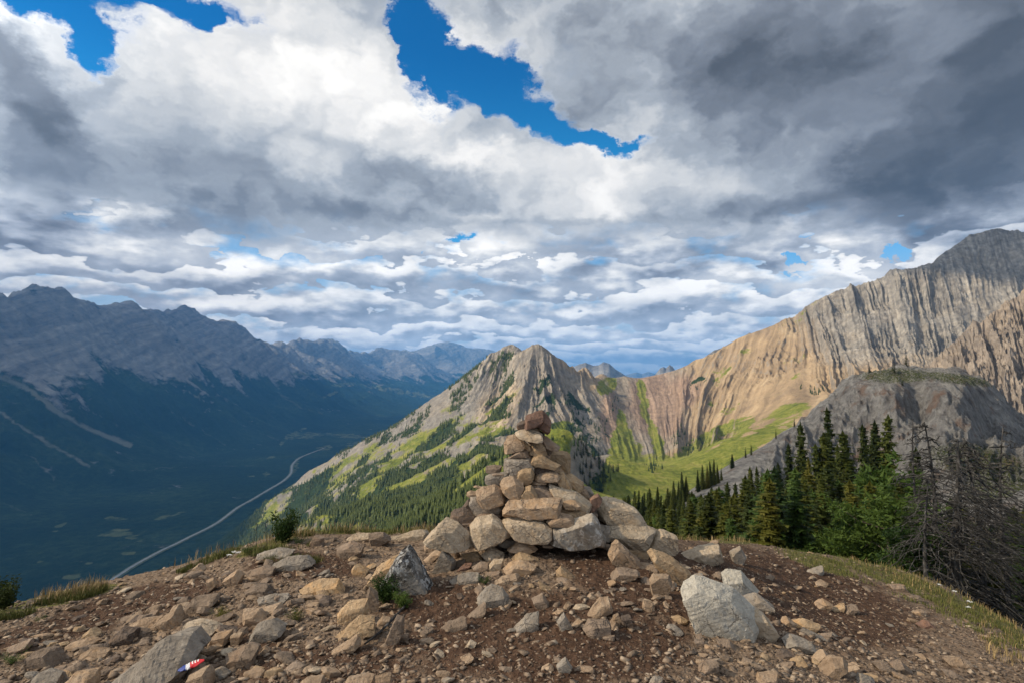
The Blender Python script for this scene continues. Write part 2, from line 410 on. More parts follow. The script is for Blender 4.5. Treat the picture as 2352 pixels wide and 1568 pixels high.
def H_massif(X, Y, detail=True):
    wx = X + 26 * fbm(X / 170, Y / 170, 3, 3); wy = Y + 26 * fbm(X / 170, Y / 170, 3, 5)
    wm = sst(500, 1000, Y)
    xx = X + (wx - X) * wm; yy = Y + (wy - Y) * wm
    z = rbf_m(xx, yy)
    z = np.where(z < -765, -765 - 0.3 * (-765 - z), z)
    px, py = project(X, Y, z)
    hi = sst(-760, -600, z)
    # bare rock: strong ribs running downhill on the right wall, the cirque and the central peaks
    wall = sst(1560, 1700, px) * sst(1000, 1250, Y) * sst(-80, 10, z) * (1 - sst(2000, 2200, Y))
    cent = sst(1050, 1130, px) * (1 - sst(1340, 1400, px)) * sst(-190, -60, z) * sst(1050, 1250, Y)
    cirq = sst(1370, 1400, px) * (1 - sst(1640, 1760, px)) * sst(1150, 1250, Y) * (1 - sst(1930, 2020, Y))
    cent = cent * (1 - .55 * sst(40, 95, z))
    # beds stand nearly upright on these faces, so the gullies follow them straight down
    pw = px + 5 * fbm(X / 70, Y / 70, 3, 31) + 8 * fbm(px / 110, py / 80, 4, 35)
    s1 = pw + np.interp(px, [1560, 1750, 1900, 2350], [.55, .25, -.22, -.30]) * (py - 700)
    s1 = s1 + 26 * perlin(s1 / 95, py / 900, 61)
    mod2 = .35 + .9 * sst(-.25, .3, perlin(s1 / 60, py / 260, 63))
    r1 = ridged(s1 / 48, py / 520, 5, 11, 0.60) - 0.45
    r2 = ridged(s1 / 15, py / 170, 4, 17, 0.6) - 0.45
    _cr = ridge_c + ridge_r
    yc = np.interp(px, [c[0] for c in _cr], [c[2] for c in _cr])
    fade = .25 + .75 * sst(-5, 80, yc - Y)
    mod = .35 + .8 * sst(-.28, .22, fbm(px / 130, py / 90, 3, 47))
    low_tan = 1 - .75 * ell(px, py, [(1690, 815, 110, 30, -32), (1800, 900, 90, 26, -30), (1850, 860, 60, 30, -30)], .5)
    z = z + wall * (46 * r1 * mod2 + 15 * r2 + 8 * (ridged(px / 30, py / 16, 4, 53, .6) - .5)) * (1 - .5 * sst(2150, 2300, px)) * fade * mod * low_tan
    s2 = pw + np.interp(px, [1080, 1200, 1300, 1380], [.55, .05, -.30, -.5]) * (py - 860)
    s2 = s2 + 20 * perlin(s2 / 80, py / 600, 65)
    r3 = ridged(s2 / 44, py / 300, 5, 23, 0.58) - 0.45
    r4 = ridged(s2 / 13, py / 90, 4, 27, 0.55) - 0.45
    z = z + cent * (36 * r3 + 11 * r4) * fade
    s3 = pw + np.interp(px, [1380, 1480, 1540, 1640, 1760], [-.25, -.30, -.1, .45, .5]) * (py - 900)
    s3 = s3 + 24 * perlin(s3 / 90, py / 600, 67)
    r5 = ridged(s3 / 60, py / 420, 5, 29, 0.58) - 0.45
    r6 = ridged(s3 / 14, py / 140, 4, 37, 0.55) - 0.45
    z = z + cirq * (34 * r5 + 7 * r6) * fade * (.5 + .5 * mod) * (0.45 + 0.55 * sst(1520, 1560, px))
    # green flank on the left: long spurs running down to the valley
    fl = (1 - sst(1080, 1200, px)) * hi * sst(600, 900, Y)
    s4 = 0.62 * Y + 0.30 * X + 30 * fbm(X / 200, Y / 200, 2, 61)
    t4 = X * 0.8 - Y * 0.3
    z = z + fl * (.25 + .75 * sst(0, 260, yc - Y)) * (44 * (ridged(s4 / 170, t4 / 900, 4, 33, 0.5) - 0.62) + 12 * (ridged(s4 / 48, t4 / 260, 3, 35) - 0.45))
    z = z + (4.5 * fbm(X / 60, Y / 60, 4, 71) + 0.9 * fbm(X / 9, Y / 9, 3, 75)) * sst(380, 800, Y) * (0.35 + 0.65 * np.maximum(np.maximum(wall, cent), fl))
    kn = ell(px, py, [(1345, 1055, 70, 62, 30)]) * sst(560, 600, Y) * (1 - sst(690, 720, Y))
    z = z + kn * 9 * (ridged(X / 22, Y / 50, 4, 81) - 0.5)
    return z

# ---------------------------------------------------------------- valley and the ranges beyond it
vr = [(-200,720,-4800),(-80,700,-4800),(0,688,-4800),(60,678,-4800),(120,653,-4800),(150,662,-4800),(200,680,-4800),(260,697,-4800),(325,707,-4800),(345,704,-5300),(365,700,-5300),(420,699,-5300),(440,716,-5100),(465,732,-5000),
      (500,742,-4800),(530,734,-4800),(558,742,-4800),(575,767,-4800),(620,783,-4800),(650,788,-4800),(672,778,-5200),(690,788,-5000),(715,784,-4800),(740,780,-4800),(765,783,-4800),(777,796,-4800),
      (805,803,-4700),(835,806,-4500),(870,799,-4200),(895,812,-3900),(925,805,-3500),(960,812,-3000),(1000,800,-2600),(1040,785,-2200),(1075,797,-1600),(1120,803,-900),(1165,815,-200),(1210,828,500),(1260,835,1400)]
vp = []
for px, py, X in vr:
    u, _ = ray(px, py); Y = X / u if X < -1700 else 21500
    Y = min(Y, 21500); v = at(px, py, Y); vp.append((v.x, v.y, v.z))
    if X <= -3000: vp.append((v.x - 1500, v.y + 200, v.z - 900))
    if X <= -4500: vp.append((v.x + 480, v.y - 60, v.z - 420))
for X, Y, Z in [(-3950,3000,-60),(-3950,5000,-40),(-3950,7000,-40),(-3900,9000,-60),(-3900,11500,-60),(-3700,14000,-80),(-3000,16500,-100),(-2600,19000,120),(-900,19500,150),(600,19500,150),
                (-3350,2500,-420),(-3350,4500,-420),(-3350,7000,-430),(-3200,10000,-430),(-2900,13000,-430),
                (-2850,1500,-745),(-2850,3600,-745),(-2950,5500,-745),(-2900,7500,-745),(-2500,10500,-735),(-2000,13000,-690),(-1200,15000,-600),(-300,17000,-330),(700,17000,-250),(-1400,17000,-380),
                (-2000,500,-750),(-1900,3000,-750),(-1900,5500,-750),(-1500,8000,-745),(-800,11000,-690),(-1200,2000,-750),(-800,5000,-745),(-300,8000,-600),(300,12000,-350),(300,5000,-600),(500,3500,-500),
                (-5000,1000,700),(-4800,2500,760),(1500,5000,-100),(1500,10000,-100),(2500,18000,0),(0,26000,300),(-4000,26000,400)]:
    vp.append((X, Y, Z))
vp = np.array(vp)
rbf_v = RBF(vp[:, :2], vp[:, 2], c=60.0)
def H_valley(X, Y):
    z = rbf_v(X + 160 * fbm(X / 900, Y / 900, 3, 103), Y + 160 * fbm(X / 900, Y / 900, 3, 105))
    z = np.maximum(z, -750 + 0.1 * (z + 750))
    k = sst(-735, -420, z)
    s_ = (Y + 0.35 * X) + 150 * fbm(X / 700, Y / 700, 2, 107)
    fr = sst(9000, 14000, Y)
    z = z + k * (240 * (ridged(s_ / 1150, X / 4200, 5, 109, 0.52) - 0.42) * (1 - 0.35 * sst(500, 800, z)))
    z = z + k * (70 * (ridged(s_ / 300, X / 1400, 4, 113, 0.55) - 0.42))
    z = z + k * (0.5 + 0.5 * k) * 26 * fbm(X / 130, Y / 130, 4, 117)
    return z + 3 * fbm(X / 300, Y / 300, 3, 119)

# ---------------------------------------------------------------- materials of the land
def rock_mat():
    m, g = mat_new('mountain rock scree and meadow')
    p = posn(g); nz = nrmz(g)
    veg = g.attr('veg'); forest = g.attr('forest'); warm = g.attr('warm'); red = g.attr('red'); strat = g.attr('strata')
    n1 = g.noise(p, 0.012, 8, 0.62); n2 = g.noise(p, 0.06, 7, 0.65); n3 = g.noise(p, 0.004, 4, 0.5)
    grey = g.ramp(n2, [(0.25, (.125, .117, .108)), (0.5, (.235, .218, .192)), (0.75, (.375, .345, .30))])
    tan = g.ramp(n1, [(0.25, (.23, .16, .095)), (0.5, (.36, .262, .158)), (0.75, (.46, .36, .235))])
    rd = g.ramp(n2, [(0.25, (.20, .13, .095)), (0.5, (.31, .215, .155)), (0.75, (.40, .30, .22))])
    wf = g.m('ADD', warm, g.mul(g.sub(n1, 0.5), 0.9), clamp=True)
    # steep faces stay bare grey rock, gentle ones collect warm scree
    wf = g.mul(wf, g.mr(nz, 0.40, 0.72, 0.35, 1.0))
    col = g.mix(wf, grey, tan)
    col = g.mix(g.m('ADD', red, g.mul(g.sub(n2, 0.5), g.mul(red, 1.2)), clamp=True), col, rd)
    # tilted beds
    st = g.map(p, rot=(0.0, R(62), R(18)), scale=(1, 1, 1))
    w = g.noise(g.v('MULTIPLY', g.v('ADD', st, g.v('SCALE', g.noise(p, 0.01, 3, 0.5, col=True), scale=40)), (0.006, 0.006, 0.12)), 1.0, 6, 0.6)
    col = g.mix(g.mul(strat, g.mr(w, 0.42, 0.62)), col, g.v('MULTIPLY', col, (1.45, 1.43, 1.38)))
    col = g.mix(g.mul(strat, g.mr(w, 0.5, 0.36)), col, g.v('MULTIPLY', col, (.62, .64, .68)))
    bd = g.attr('bed')
    col = g.v('MULTIPLY', col, g.v('SCALE', (1, 1, 1), scale=g.mr(bd, 0.2, 0.8, .74, 1.20, False)))
    gr = g.ramp(g.add(g.mul(g.noise(p, 0.015, 8, 0.65), .6), g.mul(g.noise(p, .12, 5, .6), .4)), [(0.33, (.065, .085, .018)), (0.47, (.15, .175, .03)), (0.56, (.22, .225, .045)), (0.68, (.31, .26, .11))])
    gm = g.mr(g.add(g.add(veg, g.mul(g.sub(n2, 0.5), 1.5)), g.mul(g.sub(n1, 0.5), 2.0)), 0.40, 0.62)
    gm = g.mul(gm, g.mr(nz, 0.42, 0.6))
    gm = g.mul(gm, g.mr(veg, 0.02, 0.25))
    col = g.mix(gm, col, gr)
    fo = g.ramp(g.noise(p, 0.09, 5, 0.7), [(0.3, (.012, .024, .010)), (0.6, (.035, .055, .018)), (0.8, (.07, .09, .03))])
    fm = g.mr(g.add(forest, g.add(g.mul(g.sub(n2, 0.5), 1.6), g.mul(g.sub(g.noise(p, 0.2, 4, .6), .5), .8))), 0.42, 0.58)
    fm = g.mul(fm, g.mr(forest, 0.05, 0.25))
    col = g.mix(fm, col, fo)
    h = g.add(g.noise(p, 0.05, 10, 0.66), g.mul(g.noise(p, 0.25, 6, 0.6), 0.25))
    h = g.add(h, g.mul(w, g.mul(strat, 0.6)))
    return finish(m, g, col, 0.95, bump(g, h, 0.85, 14.0), 0.1)
def valley_mat():
    m, g = mat_new('valley forest and far rock')
    p = posn(g); nz = nrmz(g); zz = g.sep(p)[2]
    clear = g.attr('clear'); rock = g.attr('rock'); chute = g.attr('chute')
    n1 = g.noise(p, 0.0022, 8, 0.6); n2 = g.noise(p, 0.012, 7, 0.65)
    fo = g.ramp(g.add(g.mul(g.noise(p, 0.02, 7, 0.8), .55), g.mul(g.noise(p, .0016, 6, .65), .45)), [(0.38, (.006, .020, .012)), (0.5, (.014, .034, .018)), (0.57, (.030, .054, .026)), (.66, (.06, .085, .04))])
    rk = g.ramp(n2, [(0.25, (.12, .12, .125)), (0.5, (.20, .195, .19)), (0.75, (.31, .29, .265))])
    st = g.map(p, rot=(R(-17), R(12), 0.0))
    w = g.noise(g.v('MULTIPLY', g.v('ADD', st, g.v('SCALE', g.noise(p, 0.002, 3, 0.5, col=True), scale=160)), (0.0008, 0.0008, 0.016)), 1.0, 6, 0.62)
    rk = g.mix(g.mr(w, 0.47, 0.6), rk, g.v('MULTIPLY', rk, (1.3, 1.29, 1.25)))
    rk = g.mix(g.mr(w, 0.48, 0.36), rk, g.v('MULTIPLY', rk, (.76, .77, .80)))
    rm = g.mr(g.add(rock, g.add(g.mul(g.sub(n1, 0.5), 2.2), g.mul(g.sub(n2, 0.5), 1.3))), 0.36, 0.70)
    col = g.mix(rm, fo, rk)
    col = g.mix(g.mul(g.mr(g.add(chute, g.add(g.mul(g.sub(n2, 0.5), 0.9), g.mul(g.sub(n1, .5), .8))), 0.22, 0.85), .85), col, (.20, .20, .155))
    cl = g.ramp(n2, [(0.3, (.06, .085, .03)), (0.6, (.14, .15, .075)), (0.8, (.27, .25, .19))])
    col = g.mix(g.mr(g.add(clear, g.mul(g.sub(n2, 0.5), 0.8)), 0.4, 0.75), col, cl)  # clear also carries the painted sunlit patch
    h = g.add(g.noise(p, 0.006, 10, 0.68), g.mul(w, g.mul(rm, 0.5)))
    return finish(m, g, col, 0.95, bump(g, h, 0.9, 70.0), 0.05)
M_rock = rock_mat(); M_valley = valley_mat()

# ---------------------------------------------------------------- build massif: split at the pass into two mountains
US = np.concatenate([np.linspace(-0.95, -0.42, 140)[:-1], np.linspace(-0.42, 0.93, 1180), np.linspace(0.93, 1.3, 70)[1:]])
YS = np.concatenate([np.geomspace(225, 620, 90)[:-1], np.geomspace(620, 1100, 190)[:-1], np.geomspace(1100, 2080, 420)[:-1], np.geomspace(2080, 3600, 70)])
GU, GY = np.meshgrid(US, YS); GX = GU * GY
GZ = H_massif(GX, GY)
PX, PY = project(GX, GY, GZ)
_wx = 22 * fbm(GX / 110, GY / 110, 4, 211) + 9 * fbm(GX / 26, GY / 26, 3, 213)
_wy = 22 * fbm(GX / 110, GY / 110, 4, 215) + 9 * fbm(GX / 26, GY / 26, 3, 217)
_k = np.clip(900 / GY, .5, 1.2); PXr, PYr = PX, PY
PX = PX + _wx * _k; PY = PY + _wy * _k
nz_ = fbm(GX / 90, GY / 90, 5, 201); nf = fbm(GX / 30, GY / 30, 4, 205)
wz = GZ
veg = np.zeros_like(GZ)
# meadow basin, knoll, near spur, flank
veg = np.maximum(veg, ell(PX, PY, [(1480,1120,190,75,0),(1640,1050,140,60,-30),(1760,985,110,28,-35),(1600,1110,180,70,-10),(1275,990,45,24,-15),(1395,885,26,18,-40),(1340,1120,70,60,0)], .25) * sst(250, 350, GY))
veg = np.maximum(veg, ell(PX, PY, [(1436,1040,44,34,0),(1430,1010,28,34,0),(1424,975,12,30,0),(1512,1020,13,52,-18),(1490,965,7,40,-12),(1630,1030,30,26,-50),(1690,1000,60,16,-42),(1480,925,10,60,-10)], .3))
veg = np.maximum(veg, 0.84 * (1 - sst(1080, 1180, PX + 0.7 * (PY - 1040))) * sst(920, 1010, PY + 0.35 * (PX - 1000)) * (0.62 + 0.9 * (ridged((0.62 * GY + 0.3 * GX) / 150, (GX * .8 - GY * .3) / 600, 3, 207) - .3)))
veg = np.maximum(veg, 0.95 * sst(980, 1020, PX + PY * .6 - 560) * (1 - sst(640, 700, GY)))
veg = np.maximum(veg, 0.42 * sst(1560, 1640, PX) * (1 - sst(930, 980, PY)) * (1 - sst(1840, 1900, PX)) * sst(0.0, 0.35, nz_) )
veg = np.where(ell(PX, PY, [(1345,1055,42,50,35)], .2) * (GY < 700) > .5, 0.15, veg)
forest = np.zeros_like(GZ)
flk = (1 - sst(1130, 1230, PX + 0.55 * (PY - 1040))) * sst(950, 1040, PY + 0.45 * (PX - 900))
forest = np.maximum(forest, flk * sst(-0.02, 0.20, fbm(GX / 130, GY / 130, 4, 221) + 0.14 * nf + 0.16 * sst(1000, 1230, PY)) )
veg = veg * (1 - .6 * ell(PX, PY, [(1730,985,60,10,-35),(1800,970,50,8,-35),(1660,1015,40,8,-35)], .6))
forest = np.maximum(forest, (1 - sst(-560, -420, GZ)) * (1 - sst(800, 1000, PX)) * 0.9)
forest = np.maximum(forest, 0.8 * ell(PX, PY, [(1330,990,34,40,50),(1250,930,20,40,30),(1370,1015,24,36,30),(1335,940,22,50,-30),(1605,880,24,12,-20),(1370,1120,40,40,20)], .4) * sst(-.15, .15, nz_))
warm = np.clip(0.15 + 0.75 * sst(1540, 1620, PX) * sst(-50, 60, (PY - 700) + (1950 - PX) * .15 + 50 * nz_) * (1 - sst(1900, 2200, PX)) + 0.2 * sst(1050, 1200, PX), 0, 1)
warm = np.maximum(warm, ell(PX, PY, [(1560,1040,50,16,-35),(1800,880,110,40,-35),(1850,900,70,24,-30),(1340,850,60,18,20),(1360,878,20,20,0)], .3))
warm = warm * (1 - .85 * sst(1780, 1930, PX + .9 * (760 - PY)) * (1 - sst(1150, 1300, 2600 - GY)) )
warm = warm * (1 - .8 * sst(1850, 1960, PX) * (1 - sst(790, 860, PY)))
warm = warm * (1 - .3 * (1 - sst(1500, 1560, PX)))
warm = np.maximum(warm, 0.55 * ell(PX, PY, [(900,1150,160,16,-38),(1150,930,70,45,-50)], .4))
red = ell(PX, PY, [(1500,920,55,75,10),(1560,900,50,40,-10),(1540,960,26,50,10),(1400,960,22,60,0)], .35) * 0.9
strat = np.clip(sst(1040, 1120, PX) * (1 - sst(1180, 1230, PX)) + 0.85 * sst(1850, 1950, PX) * 0.6 + 0.35 * ell(PX, PY, [(1140,1040,70,50,0)]), 0, 1)
_lean = np.where(PXr < 1385, np.interp(PXr, [1080, 1200, 1300, 1380], [.55, .05, -.30, -.5]), np.interp(PXr, [1390, 1480, 1540, 1640, 1760, 1900, 2350], [-.25, -.3, -.1, .45, .25, -.22, -.30]))
_sb = PXr + 4 * fbm(GX / 60, GY / 60, 3, 231) + 8 * fbm(PXr / 110, PYr / 80, 4, 35) + _lean * (PYr - np.where(PXr < 1700, 880, 700))
bed = np.clip(.5 + .9 * fbm(_sb / 9, PYr / 260, 4, 233, .7), 0, 1)
bed = .5 + (bed - .5) * sst(1060, 1140, PXr) * sst(800, 1200, GY)
def sub_mesh(name, cmask, label):
    cols = np.where(cmask)[0]; c0, c1 = cols[0], cols[-1] + 1
    sl = np.s_[:, c0:c1]; r, c = GZ[sl].shape
    V = np.stack([GX[sl].ravel(), GY[sl].ravel(), GZ[sl].ravel()], 1)
    o = make_mesh(name, V, grid_faces(r, c)[:, ::1], M_rock, True, {k: v[sl].ravel() for k, v in dict(veg=veg, forest=forest, warm=warm, red=red, strata=strat, bed=bed).items()})
    return structure(o, label, 'mountain')
isplit = int(np.argmin(np.abs(US - ray(1382, 860)[0])))
idx = np.arange(len(US))
sub_mesh('central_mountain', idx <= isplit, 'pale twin peaked rocky mountain with green forested flank falling to the valley')
sub_mesh('right_mountain', idx >= isplit, 'long tan and grey ribbed mountain wall rising to a high summit above a green basin')

# ---------------------------------------------------------------- valley sheet with the ranges behind it
VU = np.concatenate([np.linspace(-2.2, -0.98, 90)[:-1], np.linspace(-0.98, 0.1, 900), np.linspace(0.1, 1.6, 60)[1:]])
VY = np.concatenate([np.geomspace(600, 1500, 20)[:-1], np.geomspace(1500, 16000, 560)[:-1], np.geomspace(16000, 22500, 110)[:-1], np.geomspace(22500, 42000, 12)])
VU_, VY_ = np.meshgrid(VU, VY); VX_ = np.clip(VU_ * VY_, -26000, 26000)
VZ = H_valley(VX_, VY_)
VZ = np.where(VY_ > 23000, np.minimum(VZ, 100) * (1 - sst(23000, 40000, VY_)) - 300 * sst(23000, 40000, VY_), VZ)
VZ = np.where(VX_ > 1500, np.minimum(VZ, -300), VZ)
VZ = np.where(VX_ < -7500, np.minimum(VZ, 200), VZ)
VPX, VPY = project(VX_, VY_, VZ)
_kk = np.clip(5000 / VY_, .25, 1.6)
VPX = VPX + _kk * (11 * fbm(VX_ / 260, VY_ / 260, 4, 311) + 5 * fbm(VX_ / 60, VY_ / 60, 3, 315)); VPY = VPY + _kk * (5 * fbm(VX_ / 260, VY_ / 260, 4, 313) + 2.5 * fbm(VX_ / 60, VY_ / 60, 3, 317))
vn = fbm(VX_ / 500, VY_ / 500, 4, 301)
rock = sst(-380, 140, VZ + 330 * ridged((VY_ + .35 * VX_) / 900, VX_ / 5000, 4, 305) - 150 + 120 * vn)
chl = [[(-40,845),(60,890),(140,950),(215,990),(300,1022)],[(-30,925),(60,985),(120,1020),(200,1070)],[(60,1040),(130,1100)],[(180,930),(260,970),(330,1010)],[(370,930),(450,980),(520,1020)],[(400,860),(440,905),(470,920)],
       [(420,850),(450,890),(462,915)],[(520,960),(580,985),(640,1010)],[(640,900),(690,935),(740,950)],[(300,1080),(400,1072),(580,1066)],[(0,1150),(75,1180)]]
chute = np.zeros_like(VZ)
for k, c in enumerate(chl):
    wd = [8, 6, 4, 3, 3, 4, 3, 3, 5, 2.5, 4][k]
    chute = np.maximum(chute, (1 - sst(0, wd * 1.7, dline(VPX, VPY, c) + 1)) * [1, .8, .5, .5, .5, .8, .7, .5, .5, .5, .5][k])
clear = np.maximum(ell(VPX, VPY, [(790,882,40,7,-5),(700,860,60,5,8),(760,905,30,4,-20),(135,1207,16,12,-30),(270,1222,62,9,0),(300,1228,45,7,22),(170,1322,26,9,-10),(298,1268,20,6,-10),(620,1050,14,4,-20),(700,1000,50,8,-5),(390,1183,44,6,-12),  # first patch paints sunlight through a cloud gap; the rest are clearings
      (265,1192,30,7,0),(745,1028,22,7,-10),(815,1016,40,4,-12),(680,1070,6,30,12),(610,1088,10,6,0),(575,1093,9,4,0),(680,1000,30,5,-5),(800,1000,60,6,5),(930,900,120,8,10),(100,1290,16,6,0),(200,1290,26,6,0)], .5),
      1 - sst(2, 7, dline(VPX, VPY, [(645,1020),(660,1000),(700,985)])))
clear = np.clip(clear * (.62 + .9 * fbm(VX_ / 90, VY_ / 90, 4, 331)), 0, 1)
V = np.stack([VX_.ravel(), VY_.ravel(), VZ.ravel()], 1)
r_, c_ = VZ.shape
fc = grid_faces(r_, c_)
ctr_y = VY_.ravel()[fc[:, 0]]; ctr_z = VZ.ravel()[fc[:, 0]]; ctr_x = VX_.ravel()[fc[:, 0]]
isr = (ctr_x < -2850 + 0.0 * ctr_y) & (ctr_y < 12500) | ((ctr_y >= 12500) & (ctr_z > -560))
def split_mesh(name, fsel, label, cat):
    f = fc[fsel]; used, inv = np.unique(f, return_inverse=True)
    o = make_mesh(name, V[used], inv.reshape(f.shape), M_valley, True, dict(rock=rock.ravel()[used], chute=chute.ravel()[used], clear=clear.ravel()[used]))
    structure(o, label, cat)
split_mesh('valley_floor', ~isr, 'dark blue green forested valley floor with clearings along the highway', 'valley')
near_r = isr & (ctr_y < 12500)
split_mesh('left_mountain_range', near_r, 'shadowed blue grey mountain range with tilted rock bands and scree chutes', 'mountain range')
split_mesh('distant_mountain_range', isr & ~near_r, 'hazy blue peaks closing the head of the valley', 'mountain range')

# far peaks seen through the pass
def profile_mesh(name, prof, Yc, drop, label, rugged=60, mat=M_valley, halfw=1500):
    us = np.linspace(ray(prof[0][0], 860)[0], ray(prof[-1][0], 860)[0], 220)
    vs = np.interp(us, [ray(p[0], p[1])[0] for p in prof], [ray(p[0], p[1])[1] for p in prof])
    ys = np.linspace(Yc - halfw, Yc + halfw, 61); U, Y = np.meshgrid(us, ys)
    zt = EYE + vs[None] * Yc
    t = np.abs(Y - Yc) / halfw
    X = U * Y
    Z = zt - drop * t ** 0.8 + rugged * (ridged(X / (halfw * .3), Y / halfw, 4, 401) - .45) * np.minimum(1, t * 3 + .15)
    o = make_mesh(name, np.stack([X.ravel(), Y.ravel(), Z.ravel()], 1), grid_faces(*Z.shape), mat, True, dict(rock=np.ones(Z.size), chute=np.zeros(Z.size), clear=np.zeros(Z.size)))
    return structure(o, label, 'mountain')
profile_mesh('distant_mountain', [(1300,870),(1318,842),(1330,836),(1345,832),(1362,839),(1375,838),(1386,831),(1400,835),(1412,846),(1428,856),(1445,868)], 7200, 700, 'dark jagged peaks showing behind the grassy pass')
profile_mesh('distant_mountain', [(1498,872),(1506,858),(1516,845),(1524,842),(1530,845),(1538,837),(1545,841),(1552,852),(1562,866)], 6500, 600, 'small pale pointed peak showing over the right end of the pass', 40, halfw=900)
profile_mesh('distant_mountain', [(1420,866),(1450,857),(1462,854),(1475,858),(1490,853),(1505,858),(1530,866)], 26000, 1500, 'faint blue hills on the horizon beyond the pass', 60, halfw=3000)
profile_mesh('distant_mountain', [(1595,850),(1615,822),(1640,804),(1655,800),(1680,786),(1715,768),(1722,764),(1730,768),(1760,780)], 2500, 250, 'dark rocky knobs peeping over the tan ridge line', 12, halfw=250)

# rocky buttress behind the grey dome
bp = [(2095,905),(2120,838),(2135,828),(2150,812),(2180,790),(2205,768),(2225,742),(2262,730),(2278,712),(2300,700),(2325,680),(2352,664),(2420,640),(2600,560),(2800,620)]
us = np.linspace(ray(2085, 860)[0], ray(2700, 860)[0], 560)
zr = np.interp(us, [ray(*p)[0] for p in bp], [ray(*p)[1] for p in bp])
ys = np.linspace(560, 960, 420); U, Y = np.meshgrid(us, ys); X = U * Y
Yr = 830.0
Z = EYE + zr[None] * Yr - 0.85 * np.abs(Y - Yr) * (1 + .4 * (Y < Yr)) 
s_ = X + 0.5 * (Y - Yr) + 6 * fbm(X / 25, Y / 25, 2, 421)
_bx, _by = project(X, Y, Z)
_sp = _bx - .35 * (_by - 800) + 14 * fbm(_bx / 60, _by / 60, 3, 425)
Z = Z + (34 * (ridged(_sp / 46, _by / 150, 5, 423, .62) - .5) + 13 * (ridged(_sp / 15, _by / 42, 4, 427, .62) - .5)) * np.minimum(1, .3 + np.abs(Y - Yr) / 45)
bpx, bpy_ = project(X, Y, Z)
o = make_mesh('rocky_buttress', np.stack([X.ravel(), Y.ravel(), Z.ravel()], 1), grid_faces(*Z.shape), M_rock, True,
    dict(veg=np.zeros(Z.size), forest=np.zeros(Z.size), warm=np.full(Z.size, .22), red=(0.25 * np.ones(Z.size)), strata=np.full(Z.size, .3), bed=np.clip(.5 + .9 * fbm(s_ / 7, Y / 90, 4, 433, .7), 0, 1).ravel()))
structure(o, 'craggy brown rock buttress rising behind the grey dome at the right edge', 'mountain')

# ---------------------------------------------------------------- the highway along the valley
rp = [(205,1362),(240,1343),(300,1303),(360,1270),(430,1236),(500,1200),(545,1166),(580,1146),(620,1122),(650,1104),(668,1086),(672,1066),(690,1050),(725,1036),(748,1027)]
pts = [atz(a, b, -748) for a, b in rp]
ctrl = np.array([(p.x, p.y) for p in pts])
tt = np.linspace(0, len(ctrl) - 1, 200)
def smooth_curve(c, t):
    out = []
    for q in t:
        i = min(int(q), len(c) - 2); f = q - i
        p0, p1, p2, p3 = c[max(i - 1, 0)], c[i], c[i + 1], c[min(i + 2, len(c) - 1)]
        out.append(0.5 * ((2 * p1) + (-p0 + p2) * f + (2 * p0 - 5 * p1 + 4 * p2 - p3) * f * f + (-p0 + 3 * p1 - 3 * p2 + p3) * f ** 3))
    return np.array(out)
rc = smooth_curve(ctrl, tt)
tan = np.gradient(rc, axis=0); nrm = np.stack([-tan[:, 1], tan[:, 0]], 1); nrm /= np.linalg.norm(nrm, axis=1)[:, None]
def strip(name, halfw, dz, mat):
    L = rc + nrm * halfw; Rr = rc - nrm * halfw
    z = np.maximum(H_valley(rc[:, 0], rc[:, 1]), -752) + dz
    Vv = np.empty((len(rc) * 2, 3)); Vv[0::2] = np.column_stack([Rr, z]); Vv[1::2] = np.column_stack([L, z])
    i = np.arange(len(rc) - 1)
    return make_mesh(name, Vv, np.stack([2 * i, 2 * i + 1, 2 * i + 3, 2 * i + 2], 1), mat, True)
m, g = mat_new('grey asphalt highway'); p = posn(g)
M_road = finish(m, g, g.ramp(g.noise(p, 0.05, 5, .6), [(0.3, (.20, .20, .20)), (.7, (.33, .32, .30))]), 0.9)
m, g = mat_new('mown verge'); p = posn(g)
M_verge = finish(m, g, g.ramp(g.noise(p, 0.03, 6, .7), [(0.35, (.03, .05, .02)), (.55, (.10, .12, .05)), (.75, (.17, .165, .10))]), 0.95)
structure(strip('road_verge', 15, 4.0, M_verge), 'cleared grassy verge either side of the highway', 'verge')
structure(strip('road', 6.5, 6.0, M_road), 'pale highway winding along the valley floor', 'road')
# ---------------------------------------------------------------- air, and unseen high clouds added to shade parts of the land
def box_mesh(name, lo, hi, mat):
    x0, y0, z0 = lo; x1, y1, z1 = hi
    V = np.array([(x, y, z) for z in (z0, z1) for y in (y0, y1) for x in (x0, x1)], float)
    f = np.array([(0, 2, 3, 1), (4, 5, 7, 6), (0, 1, 5, 4), (2, 6, 7, 3), (0, 4, 6, 2), (1, 3, 7, 5)])
    return make_mesh(name, V, f, mat, False)
m = bpy.data.materials.new('pale blue air'); m.use_nodes = True
g = NG(m.node_tree)
pv = g.n.new('ShaderNodeVolumePrincipled')
pv.inputs['Color'].default_value = (0.12, 0.44, 1.0, 1)
pv.inputs['Density'].default_value = 4.4e-5
pv.inputs['Anisotropy'].default_value = 0.1
vo = g.n.new('ShaderNodeOutputMaterial'); g.l.new(pv.outputs[0], vo.inputs['Volume'])
HAZE_TOP = float(max(VZ.max(), GZ.max(), Z.max())) + 40
print('TIME haze top', HAZE_TOP)
o = box_mesh('haze', (-27000, -2500, -840), (27000, 43000, HAZE_TOP), m)
o['kind'] = 'stuff'; o['label'] = 'thin blue air that veils the far ranges and valley'; o['category'] = 'haze'

